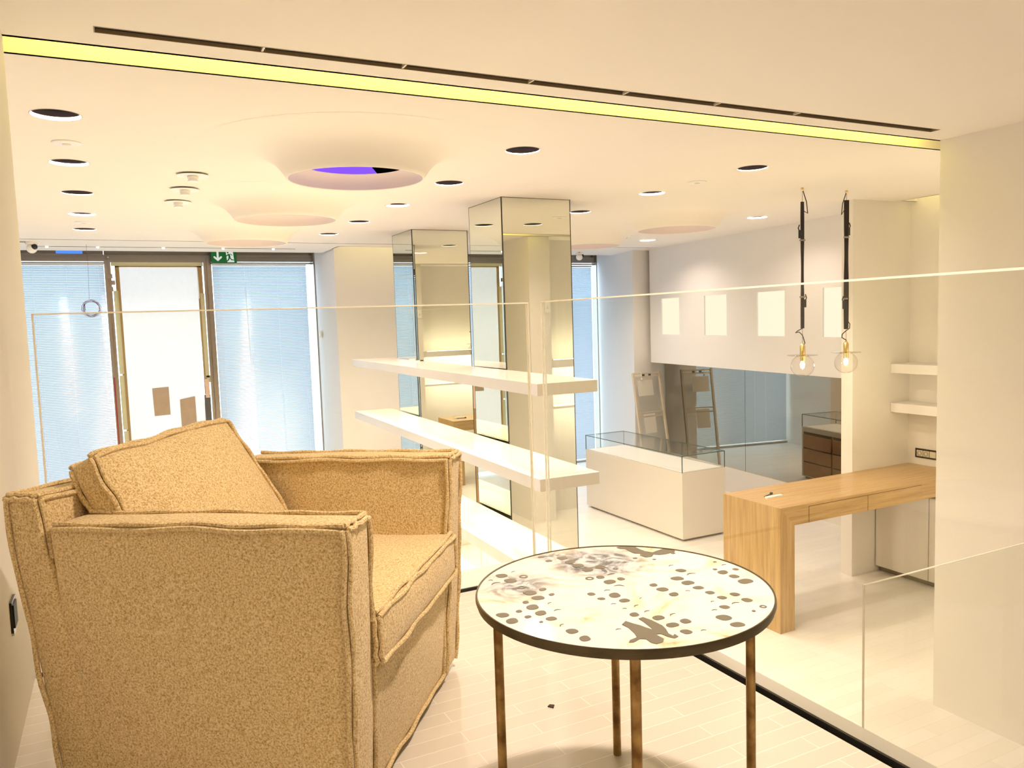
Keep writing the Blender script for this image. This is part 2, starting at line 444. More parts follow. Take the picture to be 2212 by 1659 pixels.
# cove sides
m.box(RX0, 3.345, CEI, RX1, 3.365, CEI+.2); m.box(RX0, 3.545, CEI, RX1, 3.565, CEI+.2); m.box(RX0, 3.34, CEI+.2, RX1, 3.57, CEI+.22)
m.box(7.14, 4.0, CEI, 7.16, 5.36, CEI+.2); m.box(7.14, 5.36, CEI, 7.38, 5.38, CEI+.2); m.box(7.14, 3.98, CEI, 7.38, 4.0, CEI+.2); m.box(7.14, 3.98, CEI+.2, 7.38, 5.38, CEI+.22)
m.box(2.80, 10.70, CEI, 4.65, 10.72, CEI+.2); m.box(2.80, 10.70, CEI+.2, 4.65, 11.1, CEI+.22); m.box(4.65, 10.70, CEI, 4.67, 11.66, CEI+.22); m.box(2.78, 10.70, CEI, 2.80, 11.1, CEI+.22)
m.box(RX0, 11.66, CEI, 2.80, 11.68, CEI+.36); m.box(4.65, 11.66, CEI, 8.1, 11.68, CEI+.36)
m.box(RX0, 11.66, CEI+.36, 8.2, RY1, CEI+.38)
m.box(RX0, RY0, CEI+.5, RX1+.2, RY1, CEI+.52)
struct('ceiling', m, CEIL, 'white ceiling with round openings')
m = MB().box(RX0, 10.29, CEI+.005, RX1, 10.34, CEI+.03)
struct('trim_3', m, BLACK, 'dark joint line across the far ceiling')
# LED strips hidden in the coves
for nm, b in (('ceiling', (-.28, 3.37, CEI+.12, 4.82, 3.376, CEI+.15)), ('alcove', (7.165, 4.02, CEI+.08, 7.171, 5.34, CEI+.1)), ('pier', (2.82, 10.725, CEI+.08, 4.63, 10.731, CEI+.1))):
    o = MB().box(*b).build('led_strip', LEDC if nm == 'ceiling' else LEDP, origin=b[:3])
    tag(o, {'ceiling':'warm light strip hidden in the long yellow ceiling cove', 'alcove':'warm light strip hidden in the ceiling slot over the alcove', 'pier':'warm light strip hidden above the wall pier by the blinds'}[nm], 'light strip')

# ------------------------------------------------------------------ ceiling fixtures
def downlight(lip):
    t = thing('recessed_downlight', 'x', 'downlight', (0,0,CEI), 0, 'round recessed downlights')
    MB().lathe([(.1095,.0),(.1095,-.0012),(.113,-.0012),(.1145,0)], n=40).build('trim_ring', TRIMR, t, True)
    MB().lathe([(.1095,-.001),(.108,lip)], n=40).build('reflector', WHITE, t, True)
    MB().lathe([(.108,lip),(.106,.16),(.0,.16)], n=40).build('can', CANB, t, True)
    MB().lathe([(.045,.128),(.045,.16)], n=24).disc(.045, (0,0,.128), 24, False).build('lamp', LAMPW, t, True)
    return t
DLAB = ['black round downlight hole nearest the left wall, largest in the picture', 'second black downlight from the yellow cove in the row along the left wall',
        'third downlight from the yellow cove in the row along the left wall', 'fourth downlight from the yellow cove in the row along the left wall', 'last downlight of the left row, just before the blinds',
        'black downlight nearest the yellow cove, right of the big ceiling funnel', 'black downlight right beside the rim of the biggest ceiling funnel', 'white-lit downlight left above the mirrored columns',
        'downlight beside the rim of the second ceiling funnel', 'small downlight just before the wall pier, left of the far mirrored column',
        'black downlight above the pendant lamps nearest the right wall pier', 'downlight between the pendant straps and the near mirrored column', 'downlight at the right top edge of the near mirrored column',
        'downlight hidden behind the near mirrored column', 'downlight left of the pendant straps above the niche wall', 'small downlight at the top left corner of the niche wall',
        'added downlight, unseen behind the near mirrored column, brightening the return wall', 'downlight in the mezzanine ceiling over the round table', 'downlight in the ceiling over the stairwell', 'downlight in the mezzanine ceiling behind the viewer, left', 'downlight in the mezzanine ceiling behind the viewer, right']
proto = downlight(.014); proto2 = downlight(.003)
LIT = (0,1,3,7,11,14,15)
def lamp(name, loc, power, size, col=(1,.79,.655), spread=180, rot=None):
    L = bpy.data.lights.new(name, 'AREA'); L.shape = 'DISK'; L.size = size; L.energy = power; L.color = col; L.spread = math.radians(spread)
    o = bpy.data.objects.new(name, L); COL.objects.link(o); o.location = loc
    if rot: o.rotation_euler = rot
    return o
P_MAIN = 31
PW = {14: 16, 15: 22, 16: 60, 17: 43, 18: 5, 19: 22, 20: 5}
for i, (x, y) in enumerate(DL + DLN):
    o = (proto if i == 0 else copy_tree(proto)) if i in LIT else (proto2 if i == 2 else copy_tree(proto2))
    o.location = (x, y, CEI); o['label'] = DLAB[i]
    lamp('downlight_beam', (x, y, CEI+.06), PW.get(i, P_MAIN), .13)

def funnel(lit):
    t = thing('ceiling_funnel', 'x', 'ceiling funnel', (0,0,CEI), 0, 'plaster ceiling funnels')
    out = []
    for k in range(33):
        q = k/32; r = .92+(.418-.92)*q
        out.append((r, -.17*(.15*q**1.5+.85*q**6)-.0006))
    MB().lathe(out + [(.413, -.172), (.408, -.167)], n=96).build('flare', CEIL, t, True, angle=70)
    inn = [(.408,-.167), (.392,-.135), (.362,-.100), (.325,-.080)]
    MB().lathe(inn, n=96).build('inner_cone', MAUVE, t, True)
    MB().lathe([(.325,-.080),(.325,.02)], n=64).build('light_well', WHITE, t, True)
    MB().disc(.324, (0,0,-.0775 if lit else .018), 64, False).build('violet_lamp' if lit else 'cover_plate', PURPLE if lit else WHITE, t)
    if not lit: return t
    pts = [(.322*math.cos(a), .322*math.sin(a)) for a in [math.radians(-75+d) for d in range(0, 151, 6)]]
    MB().prism(pts, -.0805, -.0785).build('blanking_plate', CANB, t)
    return t
f0 = funnel(True); f1 = funnel(False)
FL = ['biggest plaster ceiling funnel, showing a violet light inside', 'second plaster ceiling funnel, behind the biggest one', 'plaster ceiling funnel nearest the blinds, over the exit sign',
      'plaster ceiling funnel before the niche wall, left of the pendant straps', 'plaster ceiling funnel half hidden behind the near mirrored column']
for i, (x, y) in enumerate(TR):
    o = f0 if i == 0 else (f1 if i == 1 else copy_tree(f1))
    o.location = (x, y, CEI); o.rotation_euler = (0,0,math.radians(-26)); o['label'] = FL[i]

def sprinkler():
    t = thing('ceiling_sprinkler', 'x', 'sprinkler', (0,0,CEI), 0, 'ceiling sprinklers')
    MB().lathe([(.03,-.006),(.098,-.010),(.105,-.012),(.104,-.014),(.03,-.0145)], n=32).build('cover_plate', WHITE, t, True)
    MB().lathe([(.02,0),(.02,-.0145),(.036,-.016),(.036,-.032),(.031,-.036),(.031,-.042),(.037,-.046),(.037,-.052),(0,-.054)], n=24).build('nozzle', WHITE, t, True)
    return t
s0 = sprinkler()
for i, (x, y) in enumerate([(.542,5.855),(.536,6.46),(.532,7.10),(6.13,8.72)]):
    o = s0 if i == 0 else copy_tree(s0); o.location = (x,y,CEI)
    o['label'] = ['ceiling sprinkler left of the biggest funnel, nearest of three', 'middle one of three ceiling sprinklers left of the funnels', 'farthest of three ceiling sprinklers left of the second funnel', 'ceiling sprinkler between the two right hand funnels'][i]
def detector():
    t = thing('smoke_detector', 'x', 'smoke detector', (0,0,CEI), 0, 'flat smoke detectors')
    MB().lathe([(.075,0),(.075,-.006),(.068,-.010),(.0,-.010)], n=32).build('body', WHITE, t, True)
    MB().lathe([(.022,-.010),(.022,-.013),(.0,-.013)], n=16).build('sensor', CREAMP, t, True)
    return t
d0 = detector()
for i, (x, y) in enumerate([(-.175,5.086),(4.294,5.084),(-.209,8.675)]):
    o = d0 if i == 0 else copy_tree(d0); o.location = (x,y,CEI)
    o['label'] = ['white flat detector disc between the two nearest left downlights', 'white flat detector disc on the ceiling above the pendant straps', 'white flat detector disc between the last two left downlights'][i]

# long black slot diffuser in the near ceiling
t = thing('linear_slot_diffuser', 'long black slot diffuser in the near ceiling beside the yellow cove', 'air diffuser', (2.27,3.18,CEI))
O = (2.27,3.18,CEI)
MB().box(0,3.147,CEI+.013,4.54,3.21,CEI+.018).build('slot_back', BLACK, t, origin=O)
MB().box(0,3.146,CEI-.001,4.54,3.150,CEI+.11).box(0,3.207,CEI-.001,4.54,3.211,CEI+.11).box(0,3.15,CEI-.001,.004,3.207,CEI+.11).box(4.536,3.15,CEI-.001,4.54,3.207,CEI+.11).build('slot_frame', simple('bronze_slot_frame', (.30,.23,.13), .5), t, origin=O)
for x in (.572,1.14,1.739,2.255,2.822,3.381): MB().box(x,3.15,CEI+.001,x+.008,3.207,CEI+.012).build('spacer', CREAMP, t, origin=O)
# second slot with spots near the windows
t = thing('lighting_slot', 'thin black lighting slot with small spots before the left windows', 'light track', (.72,11.14,CEI))
O = (.72,11.14,CEI)
MB().box(-.85,11.12,CEI+.05,2.30,11.155,CEI+.055).box(-.85,11.117,CEI-.001,2.30,11.12,CEI+.05).box(-.85,11.155,CEI-.001,2.30,11.158,CEI+.05).build('channel', BLACK, t, origin=O)
SPX = (-.68,-.13,.62,1.35,2.0)
for x in SPX:
    MB().lathe([(.016,.02),(.016,-.012),(.013,-.016),(0,-.014)], (x,11.137,CEI), 16).build('spot', emis('spot_face', (1,.95,.9), 9) if 'spot_face' not in MATS else MATS['spot_face'], t, True, origin=O)
for x in SPX:
    L = bpy.data.lights.new('slot_spot', 'SPOT'); L.energy = 20; L.spot_size = math.radians(85); L.spot_blend = .8; L.color = (1,.93,.85); L.shadow_soft_size = .02
    o = bpy.data.objects.new('slot_spot', L); COL.objects.link(o); o.location = (x,11.137,CEI-.03); o.rotation_euler = (math.radians(28),0,0)

# ------------------------------------------------------------------ facade
FY = 12.46
def window(idx, x0, x1, label):
    t = bpy.data.objects.new('window_%d' % idx, None); COL.objects.link(t); t.location = (x0, FY, 0); t['kind'] = 'structure'; t['label'] = label
    O = (x0, FY, 0)
    MB().box(x0, FY+.02, .02, x1, FY+.028, 4.14).build('pane', PANE, t, origin=O)
    m = MB().box(x0, FY-.04, 3.675, x1, FY+.05, 3.70).box(x0, FY-.05, 3.71, x1, FY+.05, 3.765).box(x0, FY-.03, 3.765, x1, FY+.05, 3.79).box(x0, FY-.05, 3.79, x1, FY+.05, 3.812)
    m.box(x0, FY-.04, 0, x1, FY+.05, .03)
    m.build('frame', STEEL, t, origin=O)
    MB().box(x0, FY+.0, 3.812, x1, FY+.012, 4.14).build('transom_panel', BRONZE, t, origin=O)
    return t
w1 = window(1, -3.4, -.085, 'left shop window behind a lowered white blind')
w2 = window(2, 1.31, 2.80, 'middle shop window behind a lowered white blind')
w3 = window(3, 4.65, 8.05, 'far right shop window behind the mirrored columns')
# window jambs
m = MB().box(2.80, FY-.16, 0, 2.822, FY+.05, 4.14)
struct('trim_4', m, STEEL, 'metal jamb right of the middle blind')
m = MB().box(8.03, FY-.10, 0, 8.075, FY+.05, 4.14)
struct('trim_5', m, STEEL, 'metal jamb at the far right window')
# glass door, covered in paper
dt = bpy.data.objects.new('door_1', None); COL.objects.link(dt); dt.location = (.6, FY, 0); dt['kind'] = 'structure'; dt['label'] = 'glass shop door pasted over with white paper'
O = (.6, FY, 0)
m = MB().box(-.085, FY-.06, 0, -.045, FY+.05, 3.80).box(-.046, FY-.02, 0, -.004, FY+.04, 3.80).box(-.03, FY-.045, 0, -.004, FY-.019, 3.80)
m.box(1.214, FY-.045, 0, 1.24, FY-.019, 3.80).box(1.214, FY-.02, 0, 1.262, FY+.04, 3.80).box(1.26, FY-.06, 0, 1.322, FY+.05, 3.80)
m.box(-.045, FY-.05, 3.765, 1.26, FY+.04, 3.80).box(-.045, FY-.03, 3.70, 1.26, FY+.04, 3.766)
m.build('frame', STEEL, dt, origin=O)
MB().box(-.005, FY+.0, 0, 1.215, FY+.010, 3.70).build('pane', PANE, dt, origin=O)
MB().box(-.08, FY, 3.80, 1.31, FY+.012, 4.14).build('transom_panel', BRONZE, dt, origin=O)
m = MB()
for z, dx in ((3.50,0),(3.41,.03),(3.32,0)): m.box(-.055+dx, FY-.085, z-.03, .01+dx, FY-.05, z+.03)
m.build('hinge', STEEL, dt, origin=O)
MB().lathe([(.0,-.02),(.014,-.015),(.02,0),(.014,.015),(.0,.02)], (-.03, FY-.09, 3.765), 16).build('closer_knob', STEEL, dt, True, origin=O)
MB().box(-.07, FY-.066, .9, -.052, FY-.06, 2.08).build('red_edge', RED, dt, origin=O)
MB().box(1.115, FY-.022, .6, 1.20, FY-.004, 1.745).build('lock_plate', STONE, dt, origin=O)
# paper cover
t = thing('door_paper_cover', 'white translucent paper with brown border taped over the glass door', 'paper', (.6, FY-.012, 0))
O = (.6, FY-.012, 0)
m = MB(); nx, nzz = 10, 40
x0, x1, z0, z1 = .10, 1.125, .05, 3.63
def pw(u, v): return (x0+(x1-x0)*u + (.015*math.sin(v*9) if u > .95 else 0), FY-.012-.006*math.sin(u*5+v*7)*math.sin(v*11), z0+(z1-z0)*v)
g = [[pw(i/nx, j/nzz) for i in range(nx+1)] for j in range(nzz+1)]
for j in range(nzz):
    for i in range(nx): m.quad(g[j][i], g[j][i+1], g[j+1][i+1], g[j+1][i])
m.build('sheet', PAPER, t, True, origin=O)
m = MB().box(.045, FY-.013, .05, .10, FY-.011, 3.66).box(1.125, FY-.013, 1.75, 1.195, FY-.011, 3.66).box(.045, FY-.013, 3.63, 1.195, FY-.011, 3.67)
m.build('paper_border', KRAFTE, t, origin=O)
m = MB().box(-.0, FY-.019, 3.645, 1.21, FY-.016, 3.715)
m.build('tape', TAPE, t, origin=O)
for b in ((.01, .05, .072, 1.30), (.005, 1.32, .065, 2.1), (.01, 2.12, .07, 3.30), (1.15, 2.0, 1.205, 3.25), (1.16, 1.93, 1.215, 2.03)):
    MB().box(b[0], FY-.021, b[1], b[2], FY-.017, b[3]).build('tape', TAPE, t, origin=O)
MB().box(1.135, FY-.03, 1.70, 1.19, FY-.014, 1.98).build('loose_corner', simple('peach_paper', (.72,.52,.38), .8), t, origin=O)
for nm, lab, q in (('brown_paper_sheet', 'left brown paper sheet stuck on the papered door, higher one', [(.415,1.89),(.635,1.90),(.637,1.49),(.425,1.485)]),
                   ('brown_paper_sheet', 'right brown paper sheet stuck on the papered door, lower and longer one', [(.775,1.70),(.985,1.735),(.99,.9),(.78,.9)])):
    o = MB().prism_xz(q, FY-.026, FY-.023).build(nm, KRAFT, origin=(q[0][0], FY-.026, q[2][1])); tag(o, lab, 'paper', 'brown sheets on the door')
# blinds
def blind(x0, x1, ztop, zbot, y, label, cords):
    t = thing('venetian_blind', label, 'blind', ((x0+x1)/2, y, zbot), 0, 'white venetian blinds')
    O = ((x0+x1)/2, y, zbot)
    MB().box(x0, y-.02, ztop-.035, x1, y+.02, ztop).build('headrail', simple('blind_rail', (.72,.78,.86), .4) if 'blind_rail' not in MATS else MATS['blind_rail'], t, origin=O)
    m = MB(); pitch = .0232; n = int((ztop-.04-zbot-.03)/pitch); W = .0255; tilt = math.radians(66)
    for k in range(n):
        z = ztop-.05-k*pitch
        pr = []
        for j in range(5):
            s = (j/4-.5); h = .0035*(1-4*s*s)
            yy = s*W*math.cos(tilt) - h*math.sin(tilt); zz = s*W*math.sin(tilt) + h*math.cos(tilt)
            pr.append((y+yy, z+zz))
        b = len(m.v)
        for (yy, zz) in pr: m.v += [(x0+.004, yy, zz), (x1-.004, yy, zz)]
        for j in range(4): m.face([b+2*j, b+2*j+1, b+2*j+3, b+2*j+2])
    m.build('slats', SLAT, t, True, origin=O, angle=80)
    MB().box(x0, y-.013, zbot, x1, y+.013, zbot+.016).build('bottom_rail', MATS['blind_rail'], t, origin=O)
    for cx in cords:
        MB().tube([(cx, y-.016, ztop-.03), (cx, y-.016, zbot+.01)], .0016, 5).build('cord', MATS['blind_rail'], t, origin=O)
    wx = x0 + .33*(x1-x0)
    MB().tube([(wx, y-.03, ztop-.04), (wx, y-.03, ztop-.36)], .002, 6).tube([(wx, y-.03, ztop-.36), (wx+.02, y-.032, ztop-1.5)], .005, 6).build('wand', WHITE, t, True, origin=O)
    return t
blind(-3.3, -.088, 3.68, .04, FY-.08, 'white venetian blind left of the papered door', (-.95,-.55,-.16,-1.6))
blind(1.325, 2.70, 3.68, .04, FY-.08, 'white venetian blind right of the papered door, below the exit sign', (1.42,1.85,2.25,2.62))
blind(4.70, 7.93, 3.66, .04, FY-.08, 'white venetian blind seen between and right of the mirrored columns', (5.2,5.45,6.4,7.45))
# blue glimpse above left blind
o = MB().prism_xz([(-.66,3.80),(-.34,3.80),(-.34,3.90),(-.66,3.90)], FY-.012, FY-.002).build('lit_sign', BLUES, origin=(-.5, FY-.012, 3.8)); tag(o, 'small blue lit sign above the left blind', 'sign')
# exit sign
t = thing('exit_sign', 'green emergency exit sign with arrow and running figure above the right blind', 'sign', (1.50, 12.20, 3.66))
O = (1.50, 12.20, 3.66)
SX0, SX1, SZ0, SZ1 = 1.305, 1.66, 3.675, 3.852
MB().box(SX0, 12.20, SZ0, SX1, 12.225, SZ1).build('panel', GREEN, t, origin=O)
MB().box(SX0+.03, 12.21, SZ1, SX1-.03, 12.22, 4.145).build('hanger', STEEL, t, origin=O)
SW, SH = SX1-SX0, SZ1-SZ0
def sp(poly): return [(SX0+SW*a, SZ0+SH*b) for a, b in poly]
MB().prism_xz(sp([(.22,.92),(.30,.92),(.30,.40),(.37,.54),(.42,.54),(.42,.42),(.26,.14),(.10,.42),(.10,.54),(.15,.54),(.22,.40)]), 12.197, 12.2).build('arrow', SIGNW, t, origin=O)
MB().prism_xz(sp([(.58,.94),(.86,.94),(.90,.06),(.62,.06)]), 12.197, 12.2).build('doorway', SIGNW, t, origin=O)
m = MB().prism_xz(sp([(.655+.035*math.cos(a), .84+.07*math.sin(a)) for a in [k*PI/6 for k in range(12)]]), 12.193, 12.197)
for poly in ([(.66,.74),(.74,.72),(.755,.42),(.68,.44)], [(.66,.72),(.56,.56),(.60,.52),(.69,.66)], [(.74,.72),(.82,.60),(.84,.64),(.75,.76)], [(.68,.46),(.74,.44),(.70,.24),(.62,.10),(.58,.12),(.65,.28)],
             [(.70,.46),(.755,.42),(.80,.30),(.90,.26),(.90,.20),(.78,.22)]):
    m.prism_xz(sp(poly), 12.193, 12.197)
m.build('running_figure', GREEN, t, origin=O)
# security cameras
def dome(loc, label, rz):
    t = thing('ceiling_dome_camera', label, 'camera', loc, rz, 'dome cameras')
    MB().lathe([(.0,0),(.062,0),(.066,-.02),(.058,-.035),(.0,-.035)], n=28).build('base', WHITE, t, True)
    MB().lathe([(.0,-.02)] + [(.056*math.sin(a), -.045-.056*(1-math.cos(a))+.025) for a in [k*PI/10 for k in range(1,11)]], n=24).build('eyeball', WHITE, t, True)
    MB().lathe([(.034*math.sin(a), .034*math.cos(a)) for a in [k*PI/10 for k in range(11)]], (.012,-.045,-.058), 20).build('lens', BLACKG, t, True)
    MB().box(-.12,-.01,-.012,-.05,.01,-.004).build('cable_stub', STEEL, t)
    return t
dome((-.80, 10.62, CEI), 'white dome camera on the ceiling above the left blind', math.radians(25))
dome((6.95, 11.2, CEI), 'small dark dome camera right of the near mirrored column', math.radians(60))
# hanging wire coil
t = thing('hanging_wire_coil', 'thin wire with a coiled loop hanging before the left blind', 'wire', (-.25, 10.85, CEI))
O = (-.25, 10.85, CEI)
WIREM = simple('thin_wire', (.20,.08,.09), .6)
pth = [(-.25, 10.85, CEI), (-.247, 10.85, 3.5), (-.262, 10.85, 3.13)]
MB().tube(pth, .0018, 5).build('wire', WIREM, t, origin=O)
m = MB()
for k in range(6):
    rr = .098+random.uniform(-.012,.012); ox, oz = random.uniform(-.012,.012), random.uniform(-.012,.012)
    m.tube([(-.245+ox+rr*math.cos(2*PI*j/28)*(1+.06*math.sin(3*j+k)), 10.85+.006*k+.01*math.sin(j), 3.02+oz+rr*math.sin(2*PI*j/28)) for j in range(28)], .0022, 5, closed=True)
m.build('coil', WIREM, t, True, origin=O)
MB().box(-.32, 10.845, 2.99, -.312, 10.86, 3.07).build('clip', BLACK, t, origin=O)
# switch on window return
t = thing('light_switch', 'cream wall switch on the pier side right of the middle blind', 'switch', (2.797, 12.02, 2.58))
O = (2.797, 12.02, 2.58)
MB().box(2.785, 11.98, 2.53, 2.80, 12.06, 2.64).build('plate', CREAMP, t, origin=O)
MB().box(2.779, 12.0, 2.55, 2.785, 12.04, 2.61).build('rocker', WHITE, t, origin=O)

# ------------------------------------------------------------------ mirrored columns
def column(x0, y0, w, label):
    t = thing('mirrored_column', label, 'column', (x0+w/2, y0+w/2, 0), 0, 'mirrored columns')
    h = w/2
    MB().box(-h+.004, -h+.004, 0, h-.004, h-.004, CEI).build('core', PLINTH, t)
    g = .009
    for k in range(4):
        a = k*PI/2; c, s = math.cos(a), math.sin(a)
        f = lambda x, y, z: (c*x - s*y, s*x + c*y, z)
        MB().hexa([f(-h+g,-h,.0), f(h-g,-h,.0), f(h-g,-h+.004,.0), f(-h+g,-h+.004,.0), f(-h+g,-h,CEI-.006), f(h-g,-h,CEI-.006), f(h-g,-h+.004,CEI-.006), f(-h+g,-h+.004,CEI-.006)]).build('mirror_panel', MIRR, t)
        MB().hexa([f(-h,-h,0), f(-h+.008,-h,0), f(-h+.008,-h+.008,0), f(-h,-h+.008,0), f(-h,-h,CEI), f(-h+.008,-h,CEI), f(-h+.008,-h+.008,CEI), f(-h,-h+.008,CEI)]).build('corner_trim', COLEDGE, t)
    return t
column(3.057, 6.19, .70, 'nearer mirrored column, right of the white shelves')
column(3.10, 8.62, .70, 'farther mirrored column, behind the white shelves')

# ------------------------------------------------------------------ display shelves
t = thing('display_shelf_unit', 'long white floating display shelves beside the mirrored columns', 'shelving', (2.99, 4.62, 0), math.radians(-1.3))
SL, SD = 5.05, .475
def shelfbox(mb, z1, th, inset=0): mb.box(-SD, 0, z1-th, 0, SL, z1)
zs = [(EYE-.445, .085), (EYE-1.10, .088), (EYE-1.78, .095), (EYE-2.45, .28)]
for i, (z1, th) in enumerate(zs):
    o = MB().box(-SD, 0, z1-th, -.0, SL, z1).build('shelf_board', SHELFM, t); bevel(o, .003)
    if i > 0:
        mm = MB().box(-SD+.04, .06, z1, -.015, SL*.57, z1+.003).box(-SD+.04, SL*.57+.004, z1, -.015, SL-.06, z1+.003)
        o2 = mm.build('glass_inset', simple('cream_inset', (.90,.88,.66), .12, spec=.6) if 'cream_inset' not in MATS else MATS['cream_inset'], o)
    if i < 3:
        MB().box(-SD+.05, .06, z1-th-.004, -SD+.065, SL-.06, z1-th).box(-.06, .06, z1-th-.004, -.045, SL-.06, z1-th).build('led_strip', LEDY, o)
for i, (z1, th) in enumerate(zs[:3]):
    L = bpy.data.lights.new('shelf_light', 'AREA'); L.shape = 'RECTANGLE'; L.size = .3; L.size_y = SL-.3; L.energy = 44; L.color = (1,.87,.55)
    o = bpy.data.objects.new('shelf_light', L); COL.objects.link(o)
    c = math.radians(-1.3); p = Vector((-SD/2, SL/2)); o.location = (2.99+p.x*math.cos(c)-p.y*math.sin(c), 4.62+p.x*math.sin(c)+p.y*math.cos(c), z1-th-.012); o.rotation_euler = (0,0,c)
t2 = thing('plug_adapter', 'small white plug with black tip on the top display shelf', 'plug', (2.99, 8.3, EYE-.445))
MB().box(-.09,-.025,.0,-.03,.02,.03).build('body', WHITE, t2); MB().box(-.03,-.012,.002,.03,.0,.012).build('cord_end', WHITE, t2); MB().box(.03,-.012,.002,.07,.0,.014).build('tip', BLACK, t2)

# ------------------------------------------------------------------ vitrine counter
t = thing('display_counter', 'white display counter with a low glass case on top', 'display counter', (6.2, 8.36, 0))
VX0, VX1, VY0, VY1, VZ, VG = 5.885, 6.545, 7.30, 9.44, .835, 1.032
O = (6.2, 8.36, 0)
MB().box(VX0+.04, VY0+.03, 0, VX1-.04, VY1-.04, .03).build('plinth', PLINTH, t, origin=O)
MB().box(VX0, VY0, .03, VX1, VY1, VZ-.0).build('body', LACQ, t, origin=O)
MB().box(VX0+.03, VY0+.03, VZ, VX1-.03, VY1-.03, VZ+.004).build('display_bed', WHITE, t, origin=O)
g = .008
gl = MB().box(VX0, VY0, VZ, VX1, VY0+g, VG).box(VX0, VY1-g, VZ, VX1, VY1, VG).box(VX0, VY0+g, VZ, VX0+g, VY1-g, VG).box(VX1-g, VY0+g, VZ, VX1, VY1-g, VG).box(VX0, VY0, VG, VX1, VY1, VG+g).build('glass_case', GLASSG, t, origin=O)
e = MB(); q = .008
for (x, y) in ((VX0,VY0),(VX1-q,VY0),(VX0,VY1-q),(VX1-q,VY1-q)): e.box(x-.0005, y-.0005, VZ, x+q, y+q, VG+g)
for y in (VY0, VY1-q): e.box(VX0, y-.0005, VG+g-q, VX1, y+q, VG+g+.0005)
for x in (VX0, VX1-q): e.box(x-.0005, VY0, VG+g-q, x+q, VY1, VG+g+.0005)
e.build('glass_edge', EDGEG, gl, origin=O)
for yy in (VY0+.02, VY0+.715, VY0+1.41):
    d = MB().box(VX1, yy, .05, VX1+.006, yy+.68, .76).build('drawer_stack', BLACK, t, origin=O)
    for z0, z1 in ((.06,.27),(.29,.49),(.51,.72)):
        MB().box(VX1+.006, yy+.01, z0, VX1+.022, yy+.67, z1).build('drawer', WOODB, d, origin=O)

# ------------------------------------------------------------------ mirror wall, plinth, leaning frame
TM = math.radians(5); md = Vector((-math.sin(TM), -math.cos(TM), 0)); mn = Vector((math.cos(TM), -math.sin(TM), 0)); M0 = Vector((8.11, 8.4, 0))
def mw(t_, d, z): p = M0 + md*t_ + mn*d; return (p.x, p.y, z)
def mbox(mb, a, b, d0, d1, z0, z1): return mb.hexa([mw(a,d0,z0), mw(b,d0,z0), mw(b,d1,z0), mw(a,d1,z0), mw(a,d0,z1), mw(b,d0,z1), mw(b,d1,z1), mw(a,d1,z1)])
A0, A1 = -2.34, 2.80
struct('wall_plinth', mbox(MB(), A0, A1, -.004, .25, 0, .372), LACQ, 'cream plinth below the dark mirror')
struct('wall_mirror_backing', mbox(MB(), A0, A1, .012, .25, .372, 3.0), BLACK)
t = thing('wall_mirror', 'dark tinted mirror wall below the white niche wall', 'mirror', mw(0,0,.372))
O = mw(0,0,.372)
for a, b in ((A0, -.235), (-.228, 1.9), (1.907, A1)):
    mbox(MB(), a, b, .0, .010, .376, 3.0).build('mirror_sheet', MIRRB, t, origin=O)
mbox(MB(), A0, A1, -.003, .0, .366, .378).build('bottom_strip', BRASS, t, origin=O)
struct('wall_soffit', MB().hexa([nw(-.1,.2,NZ0+.02), nw(NL,.2,NZ0+.02), (8.6,5.57,NZ0+.02), (8.6,10.7,NZ0+.02), nw(-.1,.2,NZ0+.05), nw(NL,.2,NZ0+.05), (8.6,5.57,NZ0+.05), (8.6,10.7,NZ0+.05)]), WALLW)

t = thing('leaning_display_frame', 'pale wooden framed panel leaning by the dark mirror behind the glass case', 'frame', (7.82, 10.3, 0), math.radians(3))
FT = math.atan2(.30, 1.76); FH = 1.79
def fr(x, d, s): return (x, -.02+s*math.sin(FT)+d*math.cos(FT), s*math.cos(FT)-d*math.sin(FT)+.008)
def fbox(mb, x0, x1, d0, d1, s0, s1): return mb.hexa([fr(x0,d0,s0), fr(x1,d0,s0), fr(x1,d1,s0), fr(x0,d1,s0), fr(x0,d0,s1), fr(x1,d0,s1), fr(x1,d1,s1), fr(x0,d1,s1)])
FW = .275
for s in (-1, 1): fbox(MB(), s*FW-.016, s*FW+.016, -.02, .02, 0, FH).build('side_rail', WOODF, t)
for s0 in (FH-.03, FH-.085, 1.115, 1.045, .03): fbox(MB(), -FW+.016, FW-.016, -.012, .012, s0, s0+.022).build('cross_bar', WOODF, t)
fbox(MB(), -FW+.02, FW-.02, .004, .008, .05, FH-.08).build('clear_panel', GLASS, t)
for x in (-.09, .04): fbox(MB(), x, x+.04, -.018, -.0, FH-.062, FH-.032).build('clip', BLACK, t)
fbox(MB(), -.21, .10, -.012, -.008, 1.40, 1.66).build('note_sheet', SHEET, t)
fbox(MB(), -.17, .07, -.012, -.008, .78, 1.10).build('note_sheet', SHEET, t)
m = MB().tube([fr(-.12,-.02,FH), fr(-.135,-.03,FH-.03), fr(-.13,-.03,FH-.08)], .005, 6); m.lathe([(0,-.02),(.018,-.012),(.018,.012),(0,.02)], fr(-.13,-.03,FH-.11), 12)
m.build('hanging_tag', CREAMP, t, True)

